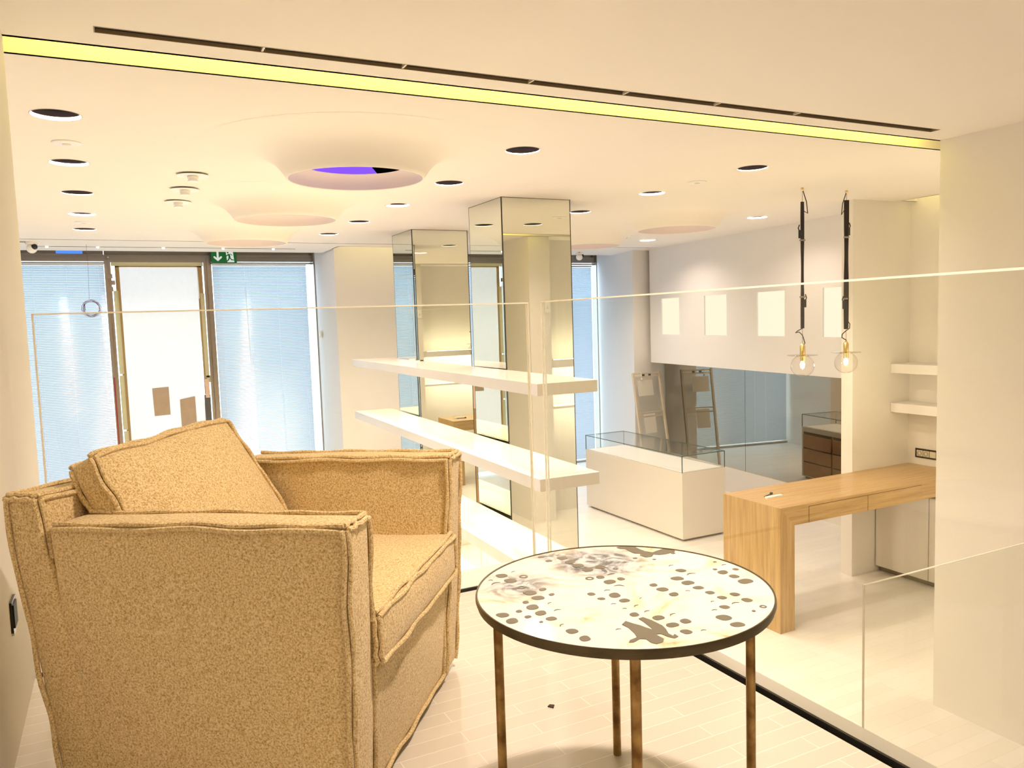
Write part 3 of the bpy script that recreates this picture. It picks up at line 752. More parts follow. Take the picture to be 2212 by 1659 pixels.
# ------------------------------------------------------------------ oak desk
DX0, DX1, DY0, DY1, DZ, DT = 4.84, 7.378, 4.74, 5.425, 1.08, .166
t = thing('oak_counter_desk', 'oak waterfall desk with two drawers fixed to the alcove wall', 'desk', (DX0, DY0, 0))
O = (DX0, DY0, 0)
MB().prism_xz([(DX0,0),(DX0+DT,0),(DX0+DT,DZ-DT),(DX0,DZ)], DY0, DY1).build('leg_panel', OAKZ, t, origin=O)
MB().prism_xz([(DX0,DZ),(DX0+DT,DZ-DT),(DX1,DZ-DT),(DX1,DZ)], DY0, DY1).build('top', OAKX, t, origin=O)
for a, b in ((5.176, 5.898), (5.904, 6.628)):
    d = MB().box(a, DY0-.0035, DZ-DT+.001, b, DY0+.0, DZ-.027).build('drawer', OAKX, t, origin=O)
SEAM = simple('dark_seam', (.10,.04,.015), .8)
m = MB().box(5.172, DY0-.001, DZ-DT, 5.176, DY0+.001, DZ-.023).box(5.898, DY0-.001, DZ-DT, 5.904, DY0+.001, DZ-.023).box(6.628, DY0-.001, DZ-DT, 6.632, DY0+.001, DZ-.023).box(5.172, DY0-.001, DZ-.027, 6.632, DY0+.001, DZ-.023)
m.build('seam', SEAM, t, origin=O)
t = thing('hand_tool', 'small dark tool with a round knob lying on the oak desk', 'tool', (5.1, 5.14, DZ))
MB().tube([(-.07,-.03,.006),(.06,.02,.006)], .004, 6).build('shaft', BLACK, t)
MB().lathe([(0,0),(.012,.003),(.015,.010),(.012,.018),(0,.02)], (.065,.022,0), 12).build('knob', BLACKG, t, True)
o = MB().hexa([(5.00,5.045,DZ),(5.185,5.045,DZ),(5.195,5.085,DZ),(5.01,5.085,DZ),(5.00,5.045,DZ+.014),(5.185,5.045,DZ+.014),(5.195,5.085,DZ+.014),(5.01,5.085,DZ+.014)]).build('plastic_strip', WHITE, origin=(5.1,5.06,DZ))
tag(o, 'short white plastic strip lying on the oak desk', 'strip')
# low cabinet under the alcove
t = thing('low_cabinet', 'low cream cabinet under the oak desk beside the wall slab', 'cabinet', (7.1, 4.2, 0))
O = (7.1, 4.2, 0)
MB().box(6.93, 3.0, 0, 7.37, 5.42, .06).build('plinth', PLINTH, t, origin=O)
MB().box(6.88, 3.0, .06, 7.378, 5.425, .885).build('body', LACQD, t, origin=O)
for a, b in ((4.83, 5.415), (4.22, 4.822), (3.61, 4.212)): MB().box(6.865, a, .065, 6.88, b, .88).build('door', LACQD, t, origin=O)
# alcove shelves
for i, z in enumerate((2.142, 1.738)):
    o = MB().box(7.09, 3.3, z-.095, 7.378, 5.428, z).build('wall_shelf', WALLW, origin=(7.2,4.4,z-.095)); bevel(o, .003)
    tag(o, ['upper thick white shelf in the alcove above the oak desk', 'lower thick white shelf in the alcove above the oak desk'][i], 'shelf', 'alcove shelves')
for i, (z, th) in enumerate(((2.15,.10), (1.52,.03))):
    o = MB().box(5.16, 2.93, z-th, 7.36, 3.22, z).build('recess_shelf', WALLW, origin=(6.2,3.0,z-th))
    tag(o, ['upper lit shelf in the recess behind the right wall pier, seen mirrored in the columns', 'lower lit shelf in the recess behind the right wall pier, seen mirrored in the columns'][i], 'shelf', 'lit recess shelves')
    for zz, up in ((z+.012, 1), (z-th-.012, -1)):
        L = bpy.data.lights.new('recess_shelf_light', 'AREA'); L.shape = 'RECTANGLE'; L.size = 1.9; L.size_y = .03; L.energy = 12; L.color = (1,.88,.66)
        lo = bpy.data.objects.new('recess_shelf_light', L); COL.objects.link(lo); lo.location = (6.28, 3.12, zz)
        lo.rotation_euler = (math.radians(-(90+38*up)), 0, 0)
    MB().box(5.3, 3.11, z, 7.3, 3.125, z+.008).build('led_strip', LEDY, o).location = (-6.2,-3.0,-(z-th))
t = thing('wall_sensor', 'white wall box on the end of the right wall pier, seen mirrored in the columns', 'sensor', (5.08, 3.35, 2.87))
MB().box(-.045,0,-.075,.045,.022,.075).build('housing', WHITE, t); MB().prism_xz([(-.02,-.03),(.02,-.03),(0,.03)], .022, .024).build('symbol', CREAMP, t)
t = thing('wooden_stand', 'wooden stand with a peach panel glimpsed between the two mirrored columns', 'stand', (4.55, 10.4, 0))
MB().box(-.17,-.15,0,.19,.15,WST).build('body', OAKZ, t); MB().box(-.17,-.15,WST,.19,.15,WST+.5).build('panel', simple('peach_panel', (.82,.60,.44), .6), t)
# power outlet
t = thing('power_outlet', 'black framed socket strip on the alcove wall above the oak desk', 'socket', (7.378, 5.19, 1.2))
O = (7.378, 5.19, 1.2)
MB().box(7.372, 5.02, 1.152, 7.379, 5.345, 1.25).build('frame', BLACKG, t, origin=O)
for k in range(4):
    y1 = 5.325-k*.073
    pl = MB().box(7.367, y1-.066, 1.170, 7.373, y1, 1.232).build('module', CREAMP, t, origin=O)
    if k < 2: MB().lathe([(.024,0),(.024,.004),(.019,.004),(.019,0)], (0,0,0), 20).build('socket_ring', STEEL, pl).matrix_local = Matrix.Translation((7.3665-O[0], y1-.033-O[1], 1.201-O[2])) @ Matrix.Rotation(-PI/2, 4, 'Y')
# wall plate behind armchair
t = thing('wall_socket', 'black wall socket on the beige wall behind the armchair', 'socket', (-.29, 2.36, 2.0))
O = (-.29, 2.36, 2.0)
MB().box(-.29, 2.33, 1.965, -.284, 2.41, 2.045).build('plate', BLACKG, t, origin=O)
MB().box(-.284, 2.34, 1.975, -.281, 2.40, 2.035).build('insert', BLACK, t, origin=O)
MB().box(-.29, 2.335, 1.957, -.284, 2.37, 1.965).build('edge_clip', WHITE, t, origin=O)

# ------------------------------------------------------------------ pendants
STRAPM = BLACKSTRAP
def pendant(x, y, label, top, bot, flip):
    t = thing('pendant_lamp', label, 'pendant lamp', (x, y, CEI), 0, 'globe pendant lamps')
    C = CEI
    z = lambda h: h - C
    MB().lathe([(.012,0),(.012,-.02),(.004,-.03),(0,-.03)], n=14).build('ceiling_hook', BRASS, t, True)
    MB().tube([(0,0,0),(0,0,z(top))], .0025, 6).tube([(0,0,z(bot)),(0,0,z(2.42))], .0022, 6).build('suspension_wire', STEEL, t)
    tw = .042 if flip else .030
    st = MB(); n = 40
    for k in range(n):
        h0 = top + (bot-top)*k/n; h1 = top + (bot-top)*(k+1)/n
        a0 = flip*.25 + .35*math.sin(k*.22+flip); a1 = flip*.25 + .35*math.sin((k+1)*.22+flip)
        def cor(a, h): 
            dx, dy = math.cos(a)*tw/2, -math.sin(a)*tw/2
            ex, ey = math.sin(a)*.006, math.cos(a)*.006
            return [(-dx-ex,-dy-ey,z(h)),(dx-ex,dy-ey,z(h)),(dx+ex,dy+ey,z(h)),(-dx+ex,-dy+ey,z(h))]
        st.hexa(cor(a1, h1) + cor(a0, h0))
    st.build('strap', STRAPM, t)
    s = 1 if flip else -1
    m = MB()
    for hh, sg in ((top-.28, s), (bot+.22, -s)):
        m.box(sg*.0, -.012, z(hh-.035), sg*.035, .012, z(hh+.035)); m.tube([(sg*.03,0,z(hh+.02)), (sg*.05,0,z(hh+.05)), (sg*.035,0,z(hh+.08))], .005, 6)
    m.build('buckle', BLACK, t, True)
    MB().box(-.022,-.013,z(top-.34),.022,.013,z(top-.325)).box(-.022,-.013,z(bot+.27),.022,.013,z(bot+.285)).build('keeper', STEEL, t)
    m = MB()
    a = [(0,0,z(CEI-.01)), (s*-.05,0,z(CEI-.12)), (s*-.065,0,z(CEI-.22)), (s*-.02,0,z(top-.08))]
    m.tube(a, .004, 6)
    if flip: m.tube([(.01,0,z(2.62)), (.05,0,z(2.58)), (.045,0,z(2.54)), (0,0,z(2.52))], .004, 6).tube([(0,0,z(2.52)), (-.05,0,z(2.49)), (-.055,0,z(2.46)), (.0,0,z(2.435)), (.012,0,z(2.41))], .005, 6)
    else: m.tube([(.0,0,z(2.56)), (-.06,0,z(2.54)), (-.085,0,z(2.525)), (-.04,0,z(2.53)), (0,0,z(2.50)), (.03,0,z(2.43)), (.015,0,z(2.41))], .004, 6)
    m.build('flex', BLACK, t, True)
    MB().lathe([(.0,z(2.435)),(.004,z(2.43)),(.024,z(2.405)),(.024,z(2.33)),(.028,z(2.328)),(.028,z(2.322)),(.022,z(2.32)),(.020,z(2.27)),(.016,z(2.268)),(0,z(2.268))], n=20).build('holder', BRASS, t, True)
    gd = MB().lathe([(.03,z(2.326)),(.128,z(2.326)),(.130,z(2.323)),(.128,z(2.320)),(.03,z(2.320))], n=40).build('glass_disc', GLOBE, t, True)
    MB().lathe([(.0265,z(2.327)),(.055,z(2.3275)),(.055,z(2.319)),(.0265,z(2.319))], n=24, close=True).build('disc_collar', BRASS, gd, True)
    R = .101; c = z(2.228)
    MB().lathe([(R*math.sin(a)*1.0, c+R*.97*math.cos(a)) for a in [.32+k*(PI-.32)/24 for k in range(25)]], n=40).build('globe', GLOBE, t, True)
    MB().lathe([(.0,z(2.268)),(.012,z(2.262)),(.020,z(2.243)),(.018,z(2.225)),(.008,z(2.212)),(0,z(2.210))], n=16).build('bulb', BULB, t, True)
    L = bpy.data.lights.new('pendant_glow', 'POINT'); L.energy = 7; L.color = (1,.82,.55); L.shadow_soft_size = .02
    o = bpy.data.objects.new('pendant_glow', L); COL.objects.link(o); o.location = (x, y, 2.195)
    return t
pendant(5.428, 5.045, 'left globe pendant lamp on a narrow black strap before the niche wall', 3.665, 2.56, 0)
pendant(5.979, 5.045, 'right globe pendant lamp on a wide black strap before the wall slab', 3.70, 2.535, 1)

# ------------------------------------------------------------------ glass balustrades
def pane(name, label, axis, a0, a1, c, z0, z1, th=.017, cat='glass panel', ends=(True, True)):
    bx = (lambda p0, p1, q0, q1, h0, h1: (p0, q0, h0, p1, q1, h1)) if axis == 'x' else (lambda p0, p1, q0, q1, h0, h1: (q0, p0, h0, q1, p1, h1))
    O = ((a0+a1)/2, c, z0) if axis == 'x' else (c, (a0+a1)/2, z0)
    t = thing(name, label, cat, O, 0, 'glass balustrade panes')
    m = MB(); ed = min(.0045, th*.4); s0 = a0+(ed if ends[0] else 0); s1 = a1-(ed if ends[1] else 0); zt = z1-ed
    if axis == 'x':
        m.quad((s0,c,z0),(s1,c,z0),(s1,c,zt),(s0,c,zt)); m.quad((s1,c+th,z0),(s0,c+th,z0),(s0,c+th,zt),(s1,c+th,zt))
    else:
        m.quad((c,s1,z0),(c,s0,z0),(c,s0,zt),(c,s1,zt)); m.quad((c+th,s0,z0),(c+th,s1,z0),(c+th,s1,zt),(c+th,s0,zt))
    m.build('sheet', GLASS, t, origin=O)
    e = MB().box(*bx(a0, a1, c, c+th, zt, z1))
    if ends[0]: e.box(*bx(a0, s0, c, c+th*.35, z0, zt)); e.box(*bx(a0, s0, c+th*.65, c+th, z0, zt))
    if ends[1]: e.box(*bx(s1, a1, c, c+th*.35, z0, zt)); e.box(*bx(s1, a1, c+th*.65, c+th, z0, zt))
    e.build('polished_edge', EDGE, t, origin=O)
    return t
pane('balustrade_pane', 'left glass balustrade pane behind the armchair', 'x', -.223, 1.465, 2.750, MEZ-.05, EYE+.0615)
pane('balustrade_pane', 'right glass balustrade pane crossing in front of the desk and right wall', 'y', .2, 2.768, 1.529, MEZ-.05, EYE+.0655)
pane('stair_glass', 'low glass stair pane below the right balustrade by the right wall pier', 'x', 1.608, 4.828, 1.30, 0.0, EYE-.684, .005)

# ------------------------------------------------------------------ round table
TC = (.88, 1.286); TH = .5
t = thing('round_side_table', 'round side table with marbled top and four thin brass legs', 'table', (TC[0], TC[1], MEZ))
R = .297
MB().lathe([(R-.0045,TH-.004),(R-.004,TH-.0005),(R-.001,TH),(R,TH-.004),(R,TH-.010),(R-.003,TH-.0115),(R-.003,TH-.019),(R-.008,TH-.021),(0,TH-.021)], n=96).build('rim', RIMM, t, True, angle=30)
SPOTS = [(-0.0363, 0.273, 0.007, 'o'), (-0.036, 0.238, 0.0072, 'o'), (0.0004, 0.2393, 0.0117, 'o'), (0.0013, 0.2056, 0.0119, 'o'), (0.0019, 0.1732, 0.012, 'o'), (0.0051, 0.1371, 0.0123, 'o'), (0.0378, 0.1378, 0.0124, 'o'), (-0.1728, 0.2021, 0.0122, 'o'), (-0.1708, 0.1635, 0.0125, 'o'), (-0.1352, 0.1725, 0.0097, 'r'), (-0.2052, 0.1629, 0.0119, 'c'), (-0.1703, 0.1139, 0.0085, 'r'), (-0.1389, 0.081, 0.0077, 'o'), (-0.1704, 0.0774, 0.0129, 'o'), (-0.1378, 0.0459, 0.006, 'o'), (-0.17, 0.0435, 0.0116, 'o'), (-0.2021, 0.0353, 0.0066, 'o'), (-0.2031, 0.0054, 0.0123, 'o'), (-0.1651, 0.0053, 0.0058, 'c'), (-0.2351, 0.0001, 0.006, 'o'), (-0.2334, -0.033, 0.0063, 'o'), (-0.2041, -0.0292, 0.011, 'o'), (-0.1708, -0.0336, 0.0078, 'c'), (-0.2008, -0.0633, 0.0094, 'o'), (-0.2697, -0.0008, 0.0113, 'o'), (-0.2675, -0.0355, 0.0118, 'o'), (-0.1995, -0.1006, 0.007, 'c'), (-0.1983, -0.1324, 0.0106, 'o'), (-0.1958, -0.1708, 0.0103, 'o'), (-0.2242, -0.067, 0.0038, 'o'), (-0.1401, 0.2111, 0.0058, 'c'), (-0.2055, 0.1882, 0.0048, 'c'), (0.0014, 0.0822, 0.0092, 'o'), (0.0304, 0.0841, 0.0088, 'c'), (0.0015, 0.0468, 0.0124, 'o'), (0.0319, 0.0499, 0.0082, 'o'), (0.0036, 0.0157, 0.0107, 'c'), (-0.0698, 0.0061, 0.0078, 'o'), (-0.0342, -0.0236, 0.0121, 'o'), (-0.0668, -0.0259, 0.0067, 'o'), (-0.0346, -0.0575, 0.0098, 'o'), (-0.0633, -0.0624, 0.0052, 'c'), (-0.0585, -0.0929, 0.0042, 'c'), (-0.032, 0.0065, 0.0068, 'c'), (-0.0221, 0.0868, 0.0095, 'r'), (0.0597, 0.1115, 0.0062, 'r'), (-0.1247, -0.1681, 0.0053, 'c'), (0.1734, 0.0626, 0.0073, 'c'), (0.1708, 0.0259, 0.0104, 'o'), (0.173, -0.0049, 0.0118, 'c'), (0.1317, -0.0102, 0.0121, 'o'), (0.133, -0.0425, 0.0125, 'o'), (0.0659, -0.0165, 0.0084, 'o'), (0.0655, -0.0467, 0.0112, 'o'), (0.132, -0.0764, 0.0098, 'o'), (0.067, -0.0806, 0.0099, 'o'), (0.1328, -0.1102, 0.0088, 'o'), (0.134, -0.1434, 0.0086, 'o'), (0.1669, -0.1429, 0.0094, 'o'), (0.1649, -0.1779, 0.0099, 'o'), (0.1042, -0.1506, 0.0051, 'c'), (0.1345, -0.1801, 0.0091, 'c'), (0.1045, -0.1835, 0.009, 'o'), (0.0779, -0.1859, 0.0058, 'c'), (0.068, -0.2221, 0.0131, 'o'), (0.0663, -0.2587, 0.0115, 'o'), (0.2374, -0.03, 0.0113, 'o'), (0.2391, -0.0622, 0.0102, 'o'), (0.2373, -0.0971, 0.0148, 'o'), (0.2725, 0.0057, 0.0061, 'c'), (0.2736, -0.0293, 0.0066, 'o'), (0.271, 0.033, 0.0036, 'o'), (-0.0318, -0.0934, 0.0068, 'c'), (-0.0317, -0.1264, 0.0072, 'c'), (-0.0605, -0.1262, 0.009, 'o'), (-0.0324, -0.1614, 0.0106, 'o'), (-0.0008, -0.1637, 0.0082, 'c'), (-0.0011, -0.1993, 0.01, 'o'), (-0.0317, -0.201, 0.0106, 'o'), (-0.0304, -0.2372, 0.0097, 'o'), (-0.0014, -0.2482, 0.0054, 'c'), (0.2368, -0.0059, 0.0048, 'o'), (0.139, 0.149, 0.0047, 'o'), (0.1702, 0.119, 0.0037, 'o'), (0.1022, -0.0799, 0.0047, 'c'), (0.1358, -0.226, 0.0038, 'o'), (0.166, -0.2188, 0.0069, 'r'), (-0.0004, -0.0648, 0.0047, 'c'), (0.2344, 0.133, 0.0051, 'o')]
BLOBS = [[(0.1656, 0.2456), (0.1926, 0.2221), (0.1886, 0.2014), (0.1897, 0.1793), (0.199, 0.1628), (0.2134, 0.1676), (0.2342, 0.1719), (0.252, 0.1496), (0.246, 0.1394), (0.2193, 0.1358), (0.2003, 0.1391), (0.1909, 0.1493), (0.1784, 0.1383), (0.1629, 0.1402), (0.1598, 0.1584), (0.1687, 0.1705), (0.1582, 0.1801), (0.159, 0.1992), (0.1605, 0.2197), (0.1516, 0.2254), (0.1496, 0.2413)],
[(-0.1069, -0.1531), (-0.0921, -0.1436), (-0.0866, -0.1614), (-0.0816, -0.1725), (-0.0786, -0.1863), (-0.0735, -0.2013), (-0.0667, -0.1613), (-0.0657, -0.1461), (-0.0544, -0.1445), (-0.0498, -0.1654), (-0.0487, -0.1946), (-0.053, -0.2098), (-0.0614, -0.2279), (-0.0608, -0.2395), (-0.0536, -0.2345), (-0.0547, -0.247), (-0.065, -0.2489), (-0.0704, -0.2393), (-0.0734, -0.2225), (-0.0821, -0.2191), (-0.0818, -0.2417), (-0.0906, -0.2509), (-0.1058, -0.2525), (-0.1098, -0.2411), (-0.1083, -0.2275), (-0.1166, -0.2206), (-0.1335, -0.2268), (-0.142, -0.2235), (-0.1335, -0.2159), (-0.1172, -0.2128), (-0.1111, -0.1977), (-0.1055, -0.1719)]]
m = MB().lathe([(0,TH-.002),(R-.004,TH-.002)], n=96); m.mat(1); rnd = random.Random(3)
def spot(cx, cy, r, kind):
    n = 18; ph = rnd.uniform(0, 6.28); k2 = rnd.uniform(.04,.12); pts = []
    if kind == 'c':
        aa = rnd.uniform(-.6,.6); wd = r*.42
        for k in range(9):
            u = -1+2*k/8; pts.append((u*r, wd*(1-u*u) + .25*r*(1-u*u)))
        for k in range(7):
            u = 1-2*(k+1)/8; pts.append((u*r, .45*r*(1-u*u)-.12*r))
        pts = [(cx+math.cos(aa)*x-math.sin(aa)*y, cy+math.sin(aa)*x+math.cos(aa)*y) for x, y in pts]
    else:
        for k in range(n):
            a = 2*PI*k/n; ca, sa = math.cos(a), math.sin(a)
            sq = (abs(ca)**2.7+abs(sa)**2.7)**(-1/2.7)
            q = r*sq*(.97+k2*math.sin(2*a+ph)+.03*math.sin(3*a+ph*2))
            pts.append((cx+q*ca*1.03, cy+q*sa*.97))
    return pts
def ring(pts, z0, z1): m.prism(pts, z0, z1)
def ccw(p):
    a = sum(p[i][0]*p[(i+1) % len(p)][1]-p[(i+1) % len(p)][0]*p[i][1] for i in range(len(p)))
    return p if a > 0 else p[::-1]
for cx, cy, r, kd in SPOTS:
    if kd == 'r':
        m.lathe([(r*.55,TH-.002),(r*.55,TH-.0012),(r,TH-.0012),(r,TH-.002)], (cx,cy,0), 18)
    else: ring(ccw(spot(cx, cy, r, kd)), TH-.003, TH-.0012)
for b in BLOBS:
    b = [(x,y) if math.hypot(x,y) < R-.006 else (x*(R-.006)/math.hypot(x,y), y*(R-.006)/math.hypot(x,y)) for x, y in ccw(b)]
    m.region(b, [], TH-.0012, down=False)
m.build('tabletop', [RESIN, INLAY], t)
for a in (60, 150, 240, 330):
    x, y = .255*math.cos(math.radians(a)), .255*math.sin(math.radians(a))
    lg = MB().lathe([(.0,0),(.0095,0),(.0095,TH-.021),(.0,TH-.021)], (x,y,0), 20).build('leg', BRASSA, t, True, angle=30)
    MB().lathe([(.0096,TH-.027),(.018,TH-.025),(.018,TH-.021)], (x,y,0), 20).build('flange', BRASSA, lg, True)
o = MB().prism([(.975,1.79),(.985,1.776),(.995,1.788),(.985,1.796)], MEZ, MEZ+.003).build('paint_chip', FLOORDUST, origin=(.984,1.786,MEZ)); tag(o, 'tiny dark chip lying on the mezzanine floor behind the round table', 'chip')

# ------------------------------------------------------------------ armchair
def soft(c8, R, bulge, n=14, wob=.0, seed=0):
    """rounded, bulging block: c8[ix][iy][iz] corner points"""
    C = [[[Vector(c8[i][j][k]) for k in range(2)] for j in range(2)] for i in range(2)]
    def size(ax):
        tot = 0
        for a in range(2):
            for b in range(2):
                p = [[0,a,b],[a,0,b],[a,b,0]][ax]; q = [[1,a,b],[a,1,b],[a,b,1]][ax]
                tot += (C[p[0]][p[1]][p[2]]-C[q[0]][q[1]][q[2]]).length
        return tot/4
    h = [size(a)/2 for a in range(3)]; R = min(R, min(h)*.98)
    def tri(c):
        p, q, r = [(x+1)/2 for x in c]; v = Vector((0,0,0))
        for i in range(2):
            for j in range(2):
                for k in range(2):
                    v += C[i][j][k]*((p if i else 1-p)*(q if j else 1-q)*(r if k else 1-r))
        return v
    ax_ = [(tri([1 if a == b else 0 for b in range(3)])-tri([-1 if a == b else 0 for b in range(3)])).normalized() for a in range(3)]
    def ev(c):
        d = [c[a]*h[a] for a in range(3)]
        inn = [max(-(h[a]-R), min(h[a]-R, d[a])) for a in range(3)]
        de = Vector([d[a]-inn[a] for a in range(3)])
        if de.length > 1e-9: de = de.normalized()*R
        cc = [(inn[a]+de[a])/h[a] for a in range(3)]
        v = tri(cc)
        for a in range(3):
            o = [b for b in range(3) if b != a]
            f = (1-abs(cc[o[0]])**2.5)*(1-abs(cc[o[1]])**2.5)
            sgn = cc[a]
            bl = bulge[a]
            if isinstance(bl, tuple): bl = bl[1] if sgn > 0 else bl[0]
            v += ax_[a]*(sgn*bl*max(0,f))
        if wob:
            v += Vector((math.sin(v.y*17+seed)+math.sin(v.z*23+seed*2), math.sin(v.x*19+seed*3)+math.sin(v.z*15), math.sin(v.x*21+seed)+math.sin(v.y*16+1)))*wob*.5
        return v
    def params(a):
        k = 1-R/h[a]; L = [-1, -1+(1-k)*.35, -1+(1-k)*.7]
        L += [-k+2*k*i/(n-1) for i in range(n)]
        return L + [1-(1-k)*.7, 1-(1-k)*.35, 1]
    Pm = [params(a) for a in range(3)]
    m = MB(); idx = {}
    def vid(c):
        key = tuple(round(x, 5) for x in c)
        if key not in idx: idx[key] = len(m.v); m.v.append(tuple(ev(c)))
        return idx[key]
    for a in range(3):
        b, d = [(1,2),(2,0),(0,1)][a]
        for s in (-1, 1):
            for i in range(len(Pm[b])-1):
                for j in range(len(Pm[d])-1):
                    q = []
                    for (u, w) in ((i,j),(i+1,j),(i+1,j+1),(i,j+1)):
                        c = [0,0,0]; c[a] = s; c[b] = Pm[b][u]; c[d] = Pm[d][w]; q.append(vid(c))
                    if s < 0: q.reverse()
                    m.face(q)
    return m, ev, ax_
def pipe_edge(mb, ev, axn, run, f1, f2, r=.0055, gap=.0085, n=26, seed=0, t0=-1., t1=1., off=.003):
    """double flange along an edge: run = axis index varied; f1,f2 = (axis, sign) of the two faces that meet there"""
    for w, (fa, fb) in enumerate(((f1, f2), (f2, f1))):
        pts = []
        for k in range(n+1):
            s = t0+(t1-t0)*k/n; c = [0,0,0]; c[run] = s; c[f1[0]] = f1[1]; c[f2[0]] = f2[1]
            p = ev(c) + (axn[f1[0]]*f1[1] + axn[f2[0]]*f2[1])*off
            p = p + axn[fa[0]]*fa[1]*gap*.5 - axn[fb[0]]*fb[1]*gap*.5
            p = p + axn[fa[0]]*(.0018*math.sin(s*13+seed)) + axn[fb[0]]*(.0022*math.sin(s*9+seed*1.7))
            pts.append(p)
        mb.tube(pts, r, 7)
def corners(fn): return [[[fn(i,j,k) for k in range(2)] for j in range(2)] for i in range(2)]

YAW = .915
chair = thing('armchair', 'tan wool club armchair with piped seams and loose back cushion', 'armchair', (-.179, 1.891, MEZ), YAW)
W = .874
def V(a, v, z): return (a, -v, z)
# index order: i across, j depth (0 = back, 1 = front), k height
def arm(s):
    A = (lambda a: a) if s == 0 else (lambda a: W-a)
    def fn(i, j, k):
        a = [[.034,.15],[.0,.117]][k][i]
        v = [[.05,.665],[.03,.692]][k][j]
        z = [[.022,.022],[.648,.656]][k][j]
        return V(A(a), v, z)
    c = corners(fn)
    if s == 1: c = [c[1], c[0]]
    m, ev, ax = soft(c, .012, (.010, (.004,.006), (.0,.008)), n=16, wob=.0022, seed=s*3+1)
    o = m.build('arm', FABRIC, chair, True, angle=60)
    p = MB()
    outer, inner = ((0,-1),(0,1)) if s == 0 else ((0,1),(0,-1))
    for f in (outer, inner): pipe_edge(p, ev, ax, 1, f, (2,1), seed=1+s, t0=-.96)
    for f in (outer, inner): pipe_edge(p, ev, ax, 2, f, (1,1), seed=4+s, n=34)
    pipe_edge(p, ev, ax, 0, (1,1), (2,1), seed=2, n=8)
    p.build('piping', FABRIC, o, True)
    return o
arm(0); arm(1)
def fnb(i, j, k):
    a = [.03, W-.03] if k == 0 else [.003, W-.003]
    v = [[.0,.11],[-.074,.008]][k][j]
    return V(a[i], v, [.022, .71 if i == 0 else .655][k])
m, ev, ax = soft(corners(fnb), .012, (.006, (.04,.006), (0,.006)), n=18, wob=.0022, seed=5)
o = m.build('backrest', FABRIC, chair, True, angle=60)
p = MB()
for f in ((1,-1),(1,1)): pipe_edge(p, ev, ax, 0, f, (2,1), seed=3, n=40)
for f in ((0,-1),(0,1)):
    pipe_edge(p, ev, ax, 1, f, (2,1), seed=6, n=8); pipe_edge(p, ev, ax, 2, f, (1,-1), seed=7, n=34)
    pipe_edge(p, ev, ax, 2, f, (1,1), seed=8, n=10, t0=.62, t1=1.)
p.build('piping', FABRIC, o, True)
# base with front apron
def fna(i, j, k): return V([.12, W-.12][i], [[.12,.655],[.12,.672]][k][j], [.022,.315][k])
m, ev, ax = soft(corners(fna), .012, (0, (0,.012), 0), n=14, wob=.002, seed=9)
o = m.build('seat_base', FABRIC, chair, True, angle=60)
p = MB(); pipe_edge(p, ev, ax, 0, (1,1), (2,-1), seed=3, n=30); p.build('piping', FABRIC, o, True)
# seat cushion
def fns(i, j, k): return V([.122, W-.122][i], [.10,.70][j], [[.315,.325],[.425,.440]][k][j])
m, ev, ax = soft(corners(fns), .016, (.0, (.004,.012), (.004,.018)), n=16, wob=.004, seed=2)
o = m.build('seat_cushion', FABRIC, chair, True, angle=60)
p = MB()
for f in ((2,-1),(2,1)): pipe_edge(p, ev, ax, 0, (1,1), f, seed=2, n=36)
for f in ((0,-1),(0,1)): pipe_edge(p, ev, ax, 1, f, (2,1), seed=5, n=24)
for f in ((0,-1),(0,1)): pipe_edge(p, ev, ax, 2, f, (1,1), seed=5, n=8)
p.build('piping', FABRIC, o, True)
for (a, v) in ((.10,.12),(W-.10,.12),(.12,.62),(W-.12,.62)):
    MB().lathe([(0,0),(.018,0),(.022,.024),(0,.024)], V(a,v,0), 16).build('foot', BLACK, chair, True)
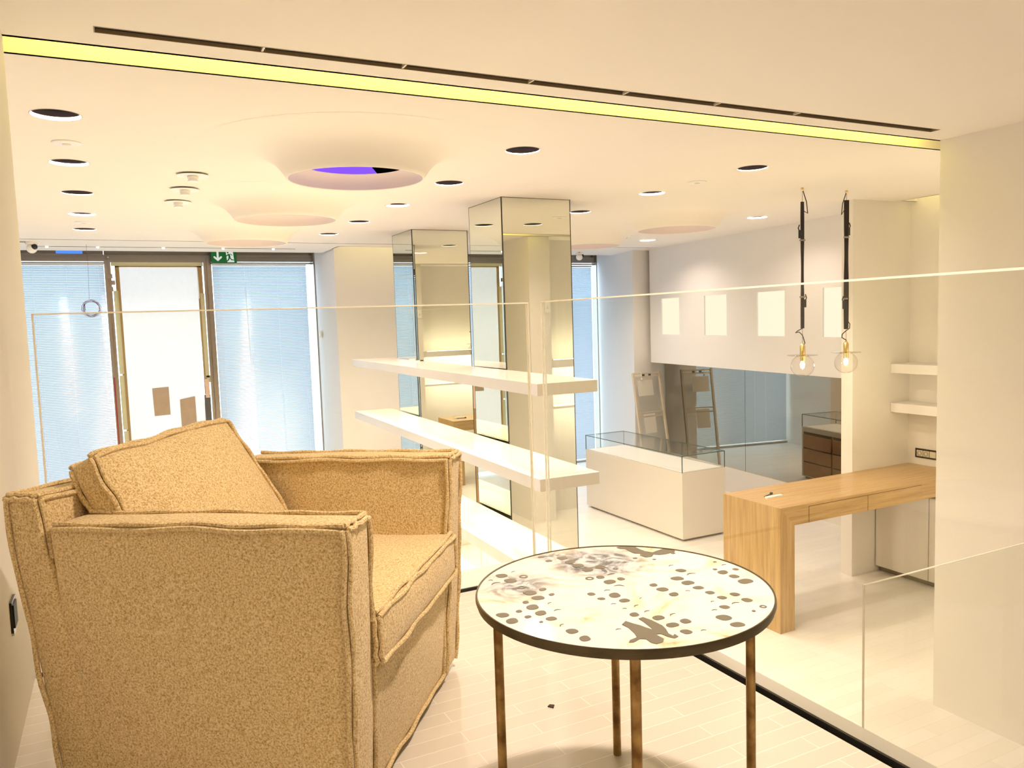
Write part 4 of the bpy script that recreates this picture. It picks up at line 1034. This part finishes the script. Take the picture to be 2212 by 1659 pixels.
# loose back cushion
cush = thing('back_cushion', 'loose tan wool back cushion leaning in the armchair', 'cushion', (-.179, 1.891, MEZ), YAW)
lean = math.atan2(.195, .327)
def fnp(i, j, k):
    th = .072
    a = [.118, .715][i] if k == 0 else [.122, .672][i]
    v0 = [.222, .046][k]; z0 = [.482, .777][k]
    if k == 1 and i == 1: z0 = .790
    dv = math.cos(lean)*th; dz = math.sin(lean)*th
    return V(a, v0 - (0 if j else dv), z0 - (0 if j else dz)) if True else None
m, ev, ax = soft(corners(fnp), .018, (.008, (.012,.040), (.0,.006)), n=18, wob=.004, seed=4)
cu = m.build('cushion_body', FABRIC, cush, True, angle=60)
p = MB()
for f in ((1,-1),(1,1)):
    pipe_edge(p, ev, ax, 0, f, (2,1), seed=1, n=36)
    for g_ in ((0,-1),(0,1)): pipe_edge(p, ev, ax, 2, f, g_, seed=3, n=26)
p.build('piping', FABRIC, cush, True)

# ------------------------------------------------------------------ world, camera, colour
Wd = bpy.data.worlds.new('World'); SC.world = Wd; Wd.use_nodes = True
bg = Wd.node_tree.nodes['Background']; bg.inputs[0].default_value = (.62, .80, 1.0, 1); bg.inputs[1].default_value = 5.0
cam = bpy.data.cameras.new('Camera'); co = bpy.data.objects.new('Camera', cam); COL.objects.link(co)
cam.sensor_fit = 'HORIZONTAL'; cam.sensor_width = 36; cam.lens = 36*1691.01/2212; cam.clip_start = .02; cam.clip_end = 100
yaw, pitch, roll = .4652918, .0834102, -.0322003
B = Matrix(((1,0,0),(0,0,-1),(0,1,0)))
Rz = Matrix(((math.cos(yaw),-math.sin(yaw),0),(math.sin(yaw),math.cos(yaw),0),(0,0,1)))
Rx = Matrix(((1,0,0),(0,math.cos(pitch),-math.sin(pitch)),(0,math.sin(pitch),math.cos(pitch))))
Rr = Matrix(((math.cos(roll),-math.sin(roll),0),(math.sin(roll),math.cos(roll),0),(0,0,1)))
Rm = Rr @ Rx @ B @ Rz
M = Matrix((Rm[0], -Rm[1], -Rm[2])).transposed().to_4x4()
M.translation = (0, 0, EYE)
co.matrix_world = M
SC.camera = co
SC.view_settings.view_transform = 'Standard'; SC.view_settings.look = 'None'; SC.view_settings.gamma = 1
SC.view_settings.use_curve_mapping = False
SC.view_settings.exposure = 0.0
SC.cycles.max_bounces = 10; SC.cycles.diffuse_bounces = 5; SC.cycles.glossy_bounces = 5; SC.cycles.transmission_bounces = 6; SC.cycles.transparent_max_bounces = 16
SC.cycles.caustics_reflective = False; SC.cycles.caustics_refractive = False
SC.cycles.sample_clamp_indirect = 6
SC.cycles.use_adaptive_sampling = True; SC.cycles.adaptive_threshold = .02
SC.cycles.use_denoising = True
